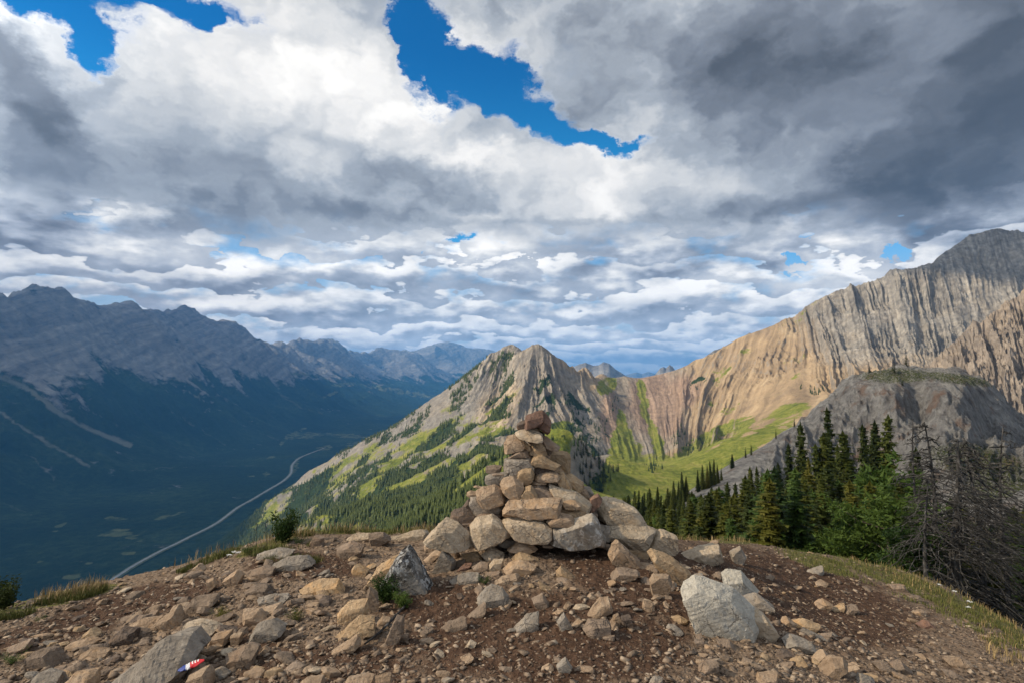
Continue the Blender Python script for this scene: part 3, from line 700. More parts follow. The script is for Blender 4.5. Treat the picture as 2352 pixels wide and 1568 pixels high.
m = bpy.data.materials.new('cloud'); m.use_nodes = True
def cloud_mat(name, thin):
    m = bpy.data.materials.new(name); m.use_nodes = True
    g = NG(m.node_tree)
    df = g.n.new('ShaderNodeBsdfDiffuse'); df.inputs[0].default_value = (.85, .86, .88, 1)
    tl = g.n.new('ShaderNodeBsdfTranslucent'); tl.inputs[0].default_value = (.85, .86, .88, 1)
    tr = g.n.new('ShaderNodeBsdfTransparent')
    a = g.n.new('ShaderNodeMixShader'); a.inputs[0].default_value = 0.5
    g.l.new(df.outputs[0], a.inputs[1]); g.l.new(tl.outputs[0], a.inputs[2])
    b = g.n.new('ShaderNodeMixShader'); b.inputs[0].default_value = 1 - thin
    g.l.new(tr.outputs[0], b.inputs[1]); g.l.new(a.outputs[0], b.inputs[2])
    o = g.n.new('ShaderNodeOutputMaterial'); g.l.new(b.outputs[0], o.inputs[0])
    return m
def shade_cloud(tx, ty, tz, rx, ry, rot, seed, mat, alt=6000, edge=0.3):
    """a flat lobed cloud whose shadow falls round (tx,ty,tz)"""
    k = (alt - tz) / sd.z
    cx, cy = tx + sd.x * k, ty + sd.y * k
    th = np.linspace(0, 2 * np.pi, 97)[:-1]; rr = np.concatenate([np.linspace(0.02, 1, 26)])
    T, Rr = np.meshgrid(th, rr)
    lob = 1 + edge * (fbm(np.cos(T) * 2.2 + seed, np.sin(T) * 2.2, 5, 500 + seed) * 1.6)
    x = np.cos(T) * Rr * lob * rx; y = np.sin(T) * Rr * lob * ry
    a = R(rot); X = cx + x * math.cos(a) - y * math.sin(a); Y = cy + x * math.sin(a) + y * math.cos(a)
    h = min(rx, ry) * 0.22 * np.sqrt(np.clip(1 - Rr ** 2, 0, 1))
    up = alt + h * (1 + .6 * fbm(X / (rx * .2), Y / (rx * .2), 4, 520)); dn = alt - 0.12 * h
    n, c = X.shape
    V = np.concatenate([np.stack([X.ravel(), Y.ravel(), up.ravel()], 1), np.stack([X.ravel(), Y.ravel(), dn.ravel()], 1)])
    f = grid_faces(n, c, True)
    return make_mesh('cloud', V, np.concatenate([f, f[:, ::-1] + n * c]), mat, True)
MC1 = cloud_mat('thick cloud', 0.10); MC2 = cloud_mat('thin cloud', 0.88)
CL = [((60, 60, 0), 520, 430, 0, 1, MC2, 'thin white cloud out of view, added to shade the summit'),
      ((-3900, 5600, -300), 3300, 4600, 0, 2, MC1, 'broad grey cloud out of view, added to shade the left range and valley'),
      ((-1550, 1500, -600), 850, 1900, 8, 3, MC1, 'long grey cloud out of view, added to shade the near end of the valley'),
      ((1560, 1760, 400), 520, 330, -20, 4, MC1, 'small grey cloud out of view, added to shade the highest summit'),
      ((170, 1180, -150), 75, 90, 0, 5, MC2, 'small wisp of cloud out of view, added to shade the foot of the central peak')]
for (t, rx, ry, rot, seed, mt, lab) in CL:
    o = shade_cloud(*t, rx, ry, rot, seed, mt)
    o['kind'] = 'structure'; o['label'] = lab; o['category'] = 'cloud'
# ---------------------------------------------------------------- the summit and the hillside round it
near_front = [(-300,1560,3.3),(0,1568,3.2),(500,1568,2.95),(1176,1568,2.77),(1700,1568,2.9),(2100,1568,3.3),(2352,1568,3.6),(2700,1640,3.6),
    (0,1400,4.6),(-250,1450,4.5),(200,1352,4.9),(400,1302,5.3),(600,1240,5.9),(700,1222,6.1),(800,1218,6.3),(1000,1219,6.4),(1200,1236,6.5),(1400,1237,6.6),(1560,1239,6.8),(1700,1245,7.4),(1850,1266,7.8),(2000,1294,7.8),(2100,1320,7.6),(2220,1372,7.2),(2352,1447,6.6),(2600,1560,6.0),
    (1200,1250,4.9),(900,1290,4.9),(1500,1255,5.2),(300,1420,4.1),(1176,1400,3.7),(1900,1400,4.9),(600,1400,3.8)]
hw = [(0,0,0),(0,-4,-.2),(-4,-3,-.6),(4,-3,-.5),(0,-12,-3),(-12,-9,-5),(12,-9,-4),(0,-60,-30),(-60,-60,-50),(60,-60,-35),
    (-10,10,-5.6),(-5,12,-6),(0,12,-4.6),(5,12,-4.0),(9,12,-4.0),(13,10,-4.8),(-12,0,-5),(14,0,-5),
    (-30,30,-25),(-10,30,-20),(0,30,-16),(10,30,-13),(25,30,-12.5),(40,20,-15),(-40,0,-26),(50,0,-22),
    (-80,70,-72),(-20,70,-50),(0,70,-38),(25,70,-28),(45,70,-25.5),(70,70,-24),(100,60,-26),(-120,0,-80),(150,0,-50),
    (-150,120,-135),(0,120,-54),(40,120,-35),(70,120,-28),(110,120,-20),(150,130,-22),
    (-250,120,-185),(-350,300,-265),(0,300,-112),(-100,300,-155),(-40,200,-100),(-420,0,-260),(0,-420,-250),(420,-200,-200),(450,150,-60)]
hd = [(1500,1196,138),(1530,1180,150),(1610,1127,170),(1690,1077,190),(1760,1027,215),(1840,963,240),(1900,905,250),(1960,868,255),(2030,846,260),(2110,838,265),(2160,842,268),(2210,846,270),(2270,880,270),(2320,930,265),(2352,965,262),(2450,1020,255),(1570,1153,160),(1650,1101,180),(1725,1051,203),(1800,994,228),(1870,935,246),(1940,880,253),(2000,855,258),(2070,841,263),(1590,1200,140),(1700,1170,140),(1800,1150,140),(1450,1235,120),(1600,1240,90),(1800,1200,90),(1850,1080,185),(1900,1000,215),(2000,940,225),
    (2100,900,235),(1950,960,225),(2250,935,235),(2100,1000,190),(1900,1060,175),(2300,1010,200),(1750,1110,160),(2000,1130,130),(2250,1120,130),(1640,1160,145)]
hb = [(1530,1180,150,-28,30,-34),(1610,1127,170,-30,32,-36),(1690,1077,190,-34,34,-38),(1760,1027,215,-36,36,-40),(1840,963,240,-36,40,-44),(1900,905,250,-34,48,-48),(2000,855,258,-14,60,-54),(2110,838,265,0,60,-56),(2210,846,270,0,60,-58),(2352,965,262,0,60,-50)]
_h = [Q(*p) for p in near_front] + hw + [Q(*p) for p in hd] + [Qd(*p) for p in hb]
_h = np.array(_h)
def _lw(x, y):
    r = np.hypot(x, y) + 1e-6; k = np.log(1 + r / 2) / r
    return x * k, y * k
_hx, _hy = _lw(_h[:, 0], _h[:, 1])
_hz = np.sign(_h[:, 2]) * np.log1p(np.abs(_h[:, 2]))
rbf_h = RBF(np.stack([_hx, _hy], 1), _hz, c=0.05)
def H_near(X, Y, fine=False):
    X = np.asarray(X, float); Y = np.asarray(Y, float)
    a, b = _lw(X, Y); t = rbf_h(a, b)
    z = np.sign(t) * np.expm1(np.abs(t))
    r = np.hypot(X, Y)
    z = z + 0.030 * fbm(X / .7, Y / .7, 3, 601) * sst(0.5, 2, r) + 0.35 * fbm(X / 9, Y / 9, 3, 603) * sst(9, 25, r) + 1.6 * fbm(X / 30, Y / 30, 4, 605) * sst(60, 160, r)
    k = sst(110, 180, r) * sst(0.40, 0.62, X / np.maximum(Y, 1))
    z = z + k * (3.6 * (ridged((X + .25 * Y) / 16, Y / 60, 5, 607, .6) - .5) + 1.6 * (ridged(X / 5, Y / 12, 4, 611, .6) - .5))
    hx_, hy_ = project(X, np.maximum(Y, 1), z)
    fc = sst(150, 175, r) * sst(880, 915, hy_) * (1 - sst(1080, 1160, hy_)) * sst(1780, 1860, hx_ + .6 * (hy_ - 960)) * (Y > 50)
    q_ = hx_ + 5 * fbm(X / 12, Y / 12, 3, 651) + .1 * hy_
    z = z + fc * (3.2 * (ridged(q_ / 70, hy_ / 260, 4, 653, .55) - .5) + 2.0 * (ridged(q_ / 22, hy_ / 60, 4, 655, .6) - .5))
    if fine:
        f = 1 - sst(8, 14, r)
        z = z + f * (0.014 * (ridged(X / .16, Y / .16, 4, 621, .6) - .5) + 0.010 * fbm(X / .05, Y / .05, 2, 625))
    return z
def ground_hit(px, py, near=2.0, far=14.0):
    """where a line of sight meets the summit"""
    u, v = ray(px, py)
    ys = np.linspace(near, far, 600)
    h = H_near(u * ys, ys) - (EYE + v * ys)
    i = int(np.argmax(h > 0))
    if h[i] <= 0: i = int(np.argmax(h))
    y = ys[i]
    return float(u * y), float(y), float(H_near(np.array([u * y]), np.array([y]))[0])

TH = np.concatenate([np.radians(np.linspace(-180, -52, 130))[:-1], np.radians(np.linspace(-52, 52, 1500))[:-1], np.radians(np.linspace(52, 180, 131))[:-1]])
RR = np.concatenate([[0.02], np.geomspace(0.4, 2.4, 22)[:-1], np.geomspace(2.4, 9.5, 360)[:-1], np.geomspace(9.5, 90, 90)[:-1], np.geomspace(90, 430, 420)])
GT, GR = np.meshgrid(TH, RR); HX = np.sin(GT) * GR; HY = np.cos(GT) * GR
HZ = H_near(HX, HY, True)
hpx, hpy = project(HX, np.maximum(HY, .01), HZ)
front = HY > 0.3
hn = fbm(HX / .5, HY / .5, 4, 631)
soil = ell(hpx, hpy, [(1250,1470,330,110,0),(1050,1400,170,60,10),(1450,1340,170,60,20),(1800,1370,330,90,15),(760,1540,200,60,0),(700,1300,120,30,0),(330,1380,200,34,-12),(120,1450,150,30,-10),(560,1480,90,40,0)], .6) * front
grass = np.zeros_like(HZ)
grass = np.maximum(grass, ell(hpx, hpy, [(2080,1335,180,20,22),(1880,1290,90,20,20),(2290,1420,110,16,38),(1650,1232,120,14,5),(820,1212,240,14,0),(620,1250,80,12,-20),(150,1370,160,16,-12),(900,1348,50,14,10)], .5) * front * (GR < 20))
grass = np.maximum(grass, sst(9, 14, GR) * (1 - sst(110, 150, GR)) * 0.75)
grass = np.maximum(grass, ell(hpx, hpy, [(2060,862,110,22,0),(2200,870,110,16,8),(2250,1060,150,50,10),(2300,1130,120,60,0)], .5) * (GR > 150) * .62 )
rocky = sst(105, 140, GR)
def ground_mat():
    m, g = mat_new('summit dirt and shale')
    p = posn(g)
    soil = g.attr('soil'); grass = g.attr('grass'); rocky = g.attr('rocky')
    n1 = g.noise(p, 3.0, 8, 0.65); n2 = g.noise(p, 14.0, 8, 0.7); c1 = g.vor(p, 26.0, 'F1', 2, .6, out='Color'); c1 = g.sep(c1)[0]
    dirt = g.ramp(n2, [(0.3, (.036, .020, .013)), (0.55, (.080, .047, .030)), (0.75, (.15, .098, .066))])
    shale = g.ramp(g.add(g.mul(n2, 0.5), g.mul(c1, 0.5)), [(0.25, (.042, .028, .019)), (0.5, (.098, .067, .046)), (0.75, (.20, .145, .10))])
    dm = g.mr(g.add(soil, g.mul(g.sub(n1, 0.5), 1.4)), 0.15, 0.7)
    col = g.mix(dm, shale, dirt)
    gr = g.ramp(n2, [(0.3, (.05, .055, .02)), (0.55, (.12, .11, .035)), (0.75, (.22, .17, .08))])
    gm = g.mr(g.add(grass, g.mul(g.sub(g.noise(p, 1.6, 6, .7), 0.5), 1.3)), 0.45, 0.7)
    rg = g.noise(p, 0.25, 9, 0.68); rs = g.noise(g.v('MULTIPLY', p, (1, 1, .25)), 0.12, 6, 0.6)
    rq = g.noise(g.v('MULTIPLY', p, (1, .5, .22)), 0.45, 7, 0.68)
    rk = g.ramp(g.add(g.mul(rg, 0.35), g.add(g.mul(rs, 0.25), g.mul(rq, .4))), [(0.38, (.11, .105, .10)), (0.47, (.235, .225, .215)), (0.54, (.33, .32, .30)), (0.64, (.48, .46, .43))])
    rk = g.mix(g.mr(g.noise(p, 0.09, 5, 0.6), 0.55, 0.7), rk, (.22, .155, .12))
    col = g.mix(rocky, col, rk)
    col = g.mix(g.mul(gm, g.mr(grass, 0.02, 0.3)), col, g.mix(rocky, gr, g.ramp(rg, [(0.35, (.03, .045, .012)), (0.6, (.10, .115, .03)), (.75, (.18, .15, .06))])))
    h = g.add(g.mul(n2, 0.7), g.mul(g.vor(p, 26.0, 'F1', 2, .6), 0.6))
    nb = bump(g, h, 0.75, 0.02)
    nb = bump(g, g.add(g.add(rg, rq), g.mul(g.noise(p, 1.5, 6, .6), .4)), g.mul(rocky, 1.0), 5.0, nb)
    return finish(m, g, col, 0.95, nb, 0.12)
M_ground = ground_mat()
r_, c_ = HZ.shape
o = make_mesh('summit_ground', np.stack([HX.ravel(), HY.ravel(), HZ.ravel()], 1), grid_faces(r_, c_, True)[:, ::-1], M_ground, True, dict(soil=soil.ravel(), grass=grass.ravel(), rocky=rocky.ravel()))
# split: the grey dome beyond the trees reads as its own hill
structure(o, 'stony brown summit dirt running down into the hillside and grey dome', 'ground')
# ---------------------------------------------------------------- stone
def stone_mat(name, ramp, stain, stainamt, lichen=0.0):
    m, g = mat_new(name)
    tcn = g.n.new('ShaderNodeTexCoord'); p = posn(g)
    oi = g.n.new('ShaderNodeObjectInfo')
    rnd = oi.outputs['Random']
    q = g.v('ADD', p, g.v('SCALE', g.comb(rnd, g.mul(rnd, 7.3), g.mul(rnd, 3.1)), scale=30))
    n1 = g.noise(q, 5.0, 6, 0.6); n2 = g.noise(q, 26.0, 9, 0.68); n3 = g.noise(q, 95.0, 5, 0.6)
    f = g.add(g.mul(n1, 0.45), g.mul(n2, 0.55))
    col = g.ramp(f, [(0.30, ramp[0]), (0.5, ramp[1]), (0.68, ramp[2])])
    sm = g.mr(g.add(g.noise(q, 8.0, 8, 0.66, dist=.6), g.mul(g.sub(rnd, 0.5), 0.12)), 0.52, 0.66, 0.0, stainamt)
    col = g.mix(sm, col, stain)
    dk = g.mr(g.noise(q, 12.0, 9, 0.74, dist=1.2), 0.56, 0.68, 0.0, 0.6)
    ck = g.mr(g.vor(g.v('ADD', q, g.v('SCALE', g.noise(q, 6, 4, .6, col=True), scale=.16)), 5.5, 'DISTANCE_TO_EDGE'), 0.0, 0.022, 0.6, 0.0)
    ck = g.mul(ck, g.mr(g.noise(q, 3.0, 3, .5), .45, .6))
    dk = g.m('MAXIMUM', dk, ck)
    col = g.mix(dk, col, (.06, .05, .045))
    if lichen:
        l1 = g.noise(q, 20.0, 10, 0.75, dist=.5)
        col = g.mix(g.mr(g.noise(q, 4.0, 4, .5), .42, .56, 0, lichen), col, g.ramp(l1, [(.46, (.03, .028, .027)), (.52, (.13, .12, .11)), (.57, (.52, .52, .50))]))
    col = g.mix(0.22, col, g.v('SCALE', col, scale=g.mad(rnd, 1.3, 0.35)))
    # thin bedding lines and pits
    bed = g.noise(g.v('MULTIPLY', g.map(q, rot=(0.3, 0.25, 0.5)), (3, 3, 60)), 1.0, 5, .6)
    h = g.add(g.sub(g.add(g.mul(n2, 0.9), g.mul(n1, 0.8)), g.mul(ck, .5)), g.add(g.mul(n3, 0.25), g.mul(bed, 0.5)))
    return finish(m, g, col, 0.9, bump(g, h, 0.9, 0.022), 0.2)
SM = {
 'tan':   stone_mat('tan limestone', [(.175, .118, .072), (.315, .225, .15), (.46, .355, .25)], (.40, .25, .13), .45),
 'pale':  stone_mat('pale limestone', [(.22, .165, .11), (.39, .31, .22), (.54, .45, .34)], (.46, .31, .17), .35),
 'white': stone_mat('white limestone', [(.32, .29, .24), (.49, .45, .375), (.63, .59, .50)], (.50, .40, .27), .3),
 'grey':  stone_mat('grey limestone', [(.13, .11, .09), (.25, .215, .175), (.375, .33, .275)], (.30, .22, .14), .35),
 'ochre': stone_mat('ochre limestone', [(.20, .13, .075), (.37, .26, .155), (.49, .37, .24)], (.44, .25, .10), .5),
 'red':   stone_mat('red brown stone', [(.085, .05, .038), (.19, .115, .085), (.33, .21, .145)], (.34, .17, .09), .5),
 'dark':  stone_mat('dark brown stone', [(.055, .04, .032), (.125, .095, .075), (.22, .17, .13)], (.25, .15, .08), .4),
 'brown': stone_mat('dusty brown stone', [(.12, .09, .065), (.22, .165, .12), (.33, .25, .185)], (.28, .18, .11), .4),
 'stained': stone_mat('dark stained limestone', [(.16, .135, .105), (.34, .29, .23), (.48, .42, .34)], (.36, .26, .16), .4, .42),
 'lichen':stone_mat('lichen covered stone', [(.13, .12, .105), (.27, .25, .22), (.42, .38, .33)], (.36, .28, .20), .3, 1.0),
}
def hull_mesh(name, P, mat, seg, amp, seed, bev=0.012, cuts=7):
    bm = bmesh.new()
    for p in P: bm.verts.new(p)
    r = bmesh.ops.convex_hull(bm, input=bm.verts[:])
    bmesh.ops.delete(bm, geom=[v for v in r.get('geom_interior', []) if isinstance(v, bmesh.types.BMVert)], context='VERTS')
    loose = [v for v in bm.verts if not v.link_faces]
    if loose: bmesh.ops.delete(bm, geom=loose, context='VERTS')
    rc_ = random.Random(seed * 13 + 5)
    sc0 = [max(v.co[i] for v in bm.verts) - min(v.co[i] for v in bm.verts) for i in range(3)]
    for _ in range(cuts):
        nrm_ = Vector((rc_.gauss(0, 1), rc_.gauss(0, 1) - .35, rc_.gauss(0, 1))).normalized()
        sup = max(v.co.dot(nrm_) for v in bm.verts); inf = min(v.co.dot(nrm_) for v in bm.verts)
        d_ = sup - (sup - inf) * rc_.uniform(.02, .075)
        bmesh.ops.bisect_plane(bm, geom=bm.verts[:] + bm.edges[:] + bm.faces[:], plane_co=nrm_ * d_, plane_no=nrm_, clear_outer=True)
        bo = [e for e in bm.edges if e.is_boundary]
        if bo: bmesh.ops.holes_fill(bm, edges=bo, sides=0)
    bmesh.ops.dissolve_limit(bm, angle_limit=R(7), verts=bm.verts[:], edges=bm.edges[:])
    if bev > 0:
        bmesh.ops.bevel(bm, geom=bm.edges[:], offset=bev, segments=1, affect='EDGES', clamp_overlap=True)
    bmesh.ops.triangulate(bm, faces=bm.faces[:])
    for _ in range(6):
        e = [x for x in bm.edges if x.calc_length() > seg]
        if not e: break
        bmesh.ops.subdivide_edges(bm, edges=e, cuts=1, use_grid_fill=False)
        bmesh.ops.triangulate(bm, faces=[f for f in bm.faces if len(f.verts) > 3])
    bm.normal_update()
    co = np.array([v.co[:] for v in bm.verts]); no = np.array([v.normal[:] for v in bm.verts])
    sc = max(np.ptp(co, axis=0)); k = 3.2 / sc; s0 = seed * 3.7
    # chipped faces: stepped noise along the beds plus fine roughness
    a = co @ np.array([.8, .3, .5]) * k + s0; b = co @ np.array([-.3, .9, .2]) * k + s0 * .7; c = co @ np.array([.1, -.35, .93]) * k
    n = fbm(a + .6 * c, b - .5 * c, 4, seed % 50, .55)
    st = np.round(n * 4.5) / 4.5
    n2 = ridged(a * 2.2 + c, b * 2.2 - c, 3, seed % 40 + 3) - .5
    d = amp * sc * (0.4 * n + 1.15 * st + 0.5 * n2)
    co = co + no * d[:, None]
    for v, q in zip(bm.verts, co): v.co = q
    me = bpy.data.meshes.new(name); bm.to_mesh(me); bm.free()
    me.materials.append(mat)
    me.polygons.foreach_set('use_smooth', np.ones(len(me.polygons), bool))
    if hasattr(me, 'set_sharp_from_angle'): me.set_sharp_from_angle(angle=R(13))
    return me
def stone_from_outline(name, poly, Y, mat, seed, thick=0.8, tilt=None, ybase=None):
    """an angular stone whose outline fills the given corners at distance Y; its own depth is a share of its width"""
    rn = random.Random(seed)
    _cx = sum(p[0] for p in poly) / len(poly); _cy = sum(p[1] for p in poly) / len(poly)
    poly = [(_cx + (a - _cx) * 1.04, _cy + (b - _cy) * 1.04) for a, b in poly]
    P3 = [at(px, py, Y) for px, py in poly]
    xs = [p.x for p in P3]; zs = [p.z for p in P3]
    w = max(xs) - min(xs); h = max(zs) - min(zs); cx = (max(xs) + min(xs)) / 2; cz = (max(zs) + min(zs)) / 2
    T = thick * (0.45 * w + 0.55 * min(w, 1.6 * h) + 0.0)
    zb = min(zs)
    top = rn.uniform(.50, .72) if tilt is None else tilt      # how far up the front face reaches
    sx = rn.uniform(-.12, .12)
    pts = []
    for p in P3:
        pts.append((p.x, Y, p.z))
        fx = cx + (p.x - cx) * rn.uniform(.78, .93) + sx * w
        fz = zb + (p.z - zb) * top + .03 * h
        pts.append((fx, Y - T * rn.uniform(.36, .5), fz))
        bx = cx + (p.x - cx) * rn.uniform(.7, .9); bz = zb + (p.z - zb) * rn.uniform(.8, .93)
        pts.append((bx, Y + T * rn.uniform(.38, .5), bz))
    loc = Vector((cx, Y, zb))
    pts = [tuple(Vector(q) - loc) for q in pts]
    me = hull_mesh(name, pts, mat, max(0.011, w * .038), 0.026, seed, bev=min(w, h) * .008)
    o = bpy.data.objects.new(name, me); COL.objects.link(o); o.location = loc
    return o
def tagt(o, label, cat, group=None):
    o['label'] = label; o['category'] = cat
    if group: o['group'] = group
    return o
_seed = [100]
def cr(x, y): return 940.8 + .28025 * x, 903.2 + .28025 * y
def cB1(x, y): return .25022 * x, 1176 + .25022 * y
def cB2(x, y): return 564.5 + .25022 * x, 1176 + .25022 * y
def cB3(x, y): return 1129 + .25022 * x, 1176 + .25022 * y
def cB4(x, y): return 1693.4 + .28 * x, 1176 + .28 * y
def V_(x, y): return x, y
CAIRN = 'stones stacked in the cairn'
def cs(label, mat, Y, pts, thick=.8, tilt=None, name='cairn_stone'):
    _seed[0] += 1
    o = stone_from_outline(name, [cr(*p) for p in pts], Y, SM[mat], _seed[0], thick, tilt)
    return tagt(o, label, 'stone', CAIRN)
cs('blocky red brown stone crowning the very top of the cairn', 'red', 4.95, [(950,180),(1050,142),(1092,138),(1098,225),(1062,268),(1000,292),(945,292)], .9, .62)
cs('rough red brown chunk on the right of the crowning stone', 'red', 5.02, [(1080,145),(1100,142),(1138,185),(1157,220),(1153,300),(1128,334),(1085,292),(1050,262)], .9)
cs('small dark red chunk on the left of the crowning stone', 'dark', 5.03, [(880,245),(905,228),(975,208),(980,295),(890,308),(876,262)], .8)
cs('pale flat capstone directly under the crowning stone', 'pale', 4.93, [(862,325),(900,296),(980,292),(1040,300),(1090,326),(1080,385),(1020,398),(960,388),(900,350)], .9, .45)
cs('tan chunk sticking out left below the capstone', 'tan', 4.97, [(775,405),(800,345),(862,335),(938,378),(940,402),(915,430),(870,475),(820,495),(778,488)], .9, .6)
cs('narrow tan wedge between the two upper tan stones', 'ochre', 4.96, [(925,385),(960,395),(985,430),(990,468),(965,472),(925,440)], .9)
cs('rounded tan stone under the right of the capstone', 'ochre', 4.98, [(985,430),(1010,402),(1060,388),(1110,430),(1126,490),(1100,512),(1040,498),(980,488)], .9)
cs('dark slab slanting down right from the capstone', 'brown', 5.02, [(1083,345),(1120,350),(1190,400),(1236,435),(1228,455),(1150,468),(1105,430),(1083,392)], .8)
cs('small grey brown stone beneath the left tan chunk', 'brown', 4.94, [(806,527),(850,482),(900,452),(960,455),(978,512),(930,517),(870,526)], .9)
cs('square grey block in the upper middle of the cairn', 'grey', 4.92, [(765,635),(780,530),(900,520),(975,524),(1003,560),(1000,640),(930,652),(830,642)], .8, .8)
cs('slanting ochre slab right of the square grey block', 'ochre', 4.9, [(985,548),(1020,505),(1070,497),(1150,540),(1232,585),(1228,618),(1190,617),(1100,577),(1010,577)], .7)
cs('dark brown stone tucked under the slanting ochre slab', 'dark', 4.93, [(1002,600),(1080,572),(1162,600),(1170,632),(1080,648),(1030,658),(1003,625)], .8)
cs('large ochre slab standing at the back right of the upper cairn', 'ochre', 5.2, [(1125,482),(1180,465),(1290,470),(1316,500),(1302,540),(1322,600),(1328,655),(1230,690),(1130,600)], .5, .85)
cs('small brown slab perched on the left shoulder of the cairn', 'brown', 4.93, [(630,592),(700,583),(756,590),(750,635),(700,650),(640,637)], .9)
cs('blue grey wedge below the perched brown slab', 'grey', 4.88, [(612,680),(680,650),(815,640),(822,682),(760,712),(735,750),(680,747),(630,720)], .8)
cs('upright pale grey flake beside the orange block', 'grey', 4.85, [(820,610),(885,608),(890,710),(850,725),(812,690)], .6, .9)
cs('orange stained block in the middle of the cairn', 'ochre', 4.82, [(890,640),(930,615),(1000,612),(1024,660),(1010,722),(980,747),(920,737),(885,705)], .8, .75)
cs('thin tan slab right of the orange block', 'tan', 4.86, [(1015,702),(1040,665),(1150,635),(1212,650),(1228,690),(1170,708),(1100,702),(1040,724)], .8, .5)
cs('big rounded tan stone under the orange block', 'tan', 4.76, [(740,740),(770,690),(850,678),(885,700),(932,730),(927,780),(880,852),(840,872),(790,842),(755,792)], .9, .7)
cs('big tan boulder at the left shoulder of the cairn', 'tan', 4.78, [(543,802),(600,760),(700,745),(750,775),(797,870),(752,900),(650,927),(590,927),(555,872)], .9, .72)
cs('grey slab beneath the left shoulder boulder', 'grey', 4.84, [(498,850),(560,845),(600,900),(680,915),(790,880),(805,905),(772,988),(620,992),(545,982),(518,930)], .8, .8)
cs('tan wedge pointing up in the centre of the cairn', 'ochre', 4.74, [(880,867),(950,762),(1000,750),(1047,830),(1052,862),(960,872)], .8, .8)
cs('long brown grey slab above the big front slab', 'brown', 4.84, [(990,745),(1060,730),(1120,758),(1200,800),(1268,850),(1240,866),(1120,862),(1050,866),(1010,800)], .8, .7)
cs('tan stone wedged behind the long sloping slab', 'tan', 4.95, [(1110,725),(1180,720),(1245,765),(1265,802),(1180,785)], .9)
cs('long tan slab sloping down the right side', 'pale', 4.83, [(1150,745),(1260,790),(1370,800),(1450,860),(1500,902),(1487,962),(1450,978),(1380,905),(1280,835),(1200,792)], .6)
cs('ochre block on the right flank above the sloping slab', 'ochre', 4.97, [(1265,668),(1330,658),(1422,722),(1427,762),(1390,808),(1340,775),(1295,725)], .9)
cs('ochre sliver between the right flank block and the core', 'ochre', 4.9, [(1195,642),(1260,648),(1302,700),(1338,782),(1320,798),(1268,764),(1208,705)], .8)
cs('small tan stone low on the right flank', 'tan', 4.95, [(1395,765),(1450,785),(1482,850),(1470,875),(1390,820)], .9)
cs('blue grey stone showing behind the right flank', 'grey', 5.1, [(1425,755),(1480,763),(1507,810),(1492,860),(1440,800)], .9)
cs('red stone standing on end at the right flank', 'red', 4.86, [(1478,852),(1540,813),(1580,860),(1557,912),(1470,985),(1463,960),(1500,902)], .7, .85)
cs('broad slab with rusty front edge across the middle', 'tan', 4.66, [(770,955),(790,905),(820,876),(1050,868),(1140,850),(1235,857),(1247,900),(1230,987),(1190,1012),(1100,1017),(900,1012),(775,1007)], .55, .58)
cs('rounded tan stone right of the broad rusty slab', 'tan', 4.74, [(1253,877),(1290,858),(1350,865),(1402,900),(1400,940),(1320,945),(1253,927)], .9)
cs('ochre stone with a broken corner low on the right', 'ochre', 4.75, [(1230,932),(1380,935),(1442,960),(1442,1010),(1380,1045),(1340,1012),(1240,975)], .8)
cs('small tan slab lying on the dark stained base boulder', 'tan', 4.62, [(1112,1047),(1180,1020),(1230,973),(1330,1000),(1357,1042),(1322,1078),(1240,1083),(1150,1077)], .7, .6)
cs('dark rust faced stone on the left of the cairn', 'dark', 4.8, [(318,1010),(350,955),(440,928),(545,985),(540,1002),(450,1078),(340,1042)], .8)
cs('small dark stone behind the rust faced one', 'dark', 4.98, [(435,925),(480,862),(515,880),(545,962),(500,945)], .9)
cs('small tan stone peeping out behind the left shoulder', 'tan', 5.05, [(468,808),(500,792),(560,800),(555,845),(505,855)], .9)
cs('small rust brown stone left of the broad rusty slab', 'dark', 4.82, [(698,950),(775,945),(778,1010),(740,1035),(700,1002)], .9)
cs('big pale boulder at the left foot of the cairn', 'pale', 4.6, [(152,1165),(280,1033),(330,1048),(420,1058),(502,1130),(514,1252),(440,1268),(330,1252),(230,1222),(165,1202)], .8, .72)
cs('grey tan boulder with a vertical crack in the base row', 'pale', 4.62, [(488,1082),(545,1010),(670,988),(722,1020),(822,1112),(816,1138),(700,1203),(590,1243),(530,1253),(500,1182)], .75, .8)
cs('smooth pale boulder in the middle of the base row', 'pale', 4.62, [(750,1035),(830,1013),(1000,1022),(1110,1048),(1172,1090),(1167,1172),(1120,1203),(1000,1198),(850,1162),(830,1112)], .7, .75)
cs('large dark stained boulder at the right of the base row', 'stained', 4.64, [(1155,1100),(1180,1070),(1350,1040),(1440,1000),(1490,983),(1532,1020),(1562,1090),(1610,1202),(1592,1243),(1300,1258),(1150,1215)], .65, .8)
cs('dark blue stone wedged under the base row', 'grey', 4.72, [(700,1198),(780,1160),(885,1188),(872,1218),(790,1254),(720,1228)], .8)
cs('tan stone lying under the smooth pale boulder', 'tan', 4.6, [(805,1272),(890,1205),(960,1218),(1048,1272),(980,1294),(880,1294)], .8)
cs('pinkish boulder right of the cairn with white veins', 'pale', 4.98, [(1528,935),(1580,860),(1650,850),(1690,872),(1750,885),(1830,925),(1900,1010),(1920,1072),(1800,1055),(1740,1070),(1600,1072),(1543,1022)], .8, .7)
cs('long pale boulder below the pinkish one', 'pale', 4.86, [(1615,1080),(1790,1043),(1940,1078),(2022,1112),(1985,1202),(1900,1292),(1760,1203),(1655,1182)], .7, .7)
cs('squared pale block ending the right foot of the cairn', 'pale', 4.9, [(1972,1150),(2050,1100),(2180,1143),(2188,1262),(2150,1303),(2010,1292),(1900,1232)], .7, .75)
cs('dark grey sliver standing between two base boulders', 'grey', 4.78, [(1555,1068),(1640,1088),(1643,1212),(1612,1203)], .9)
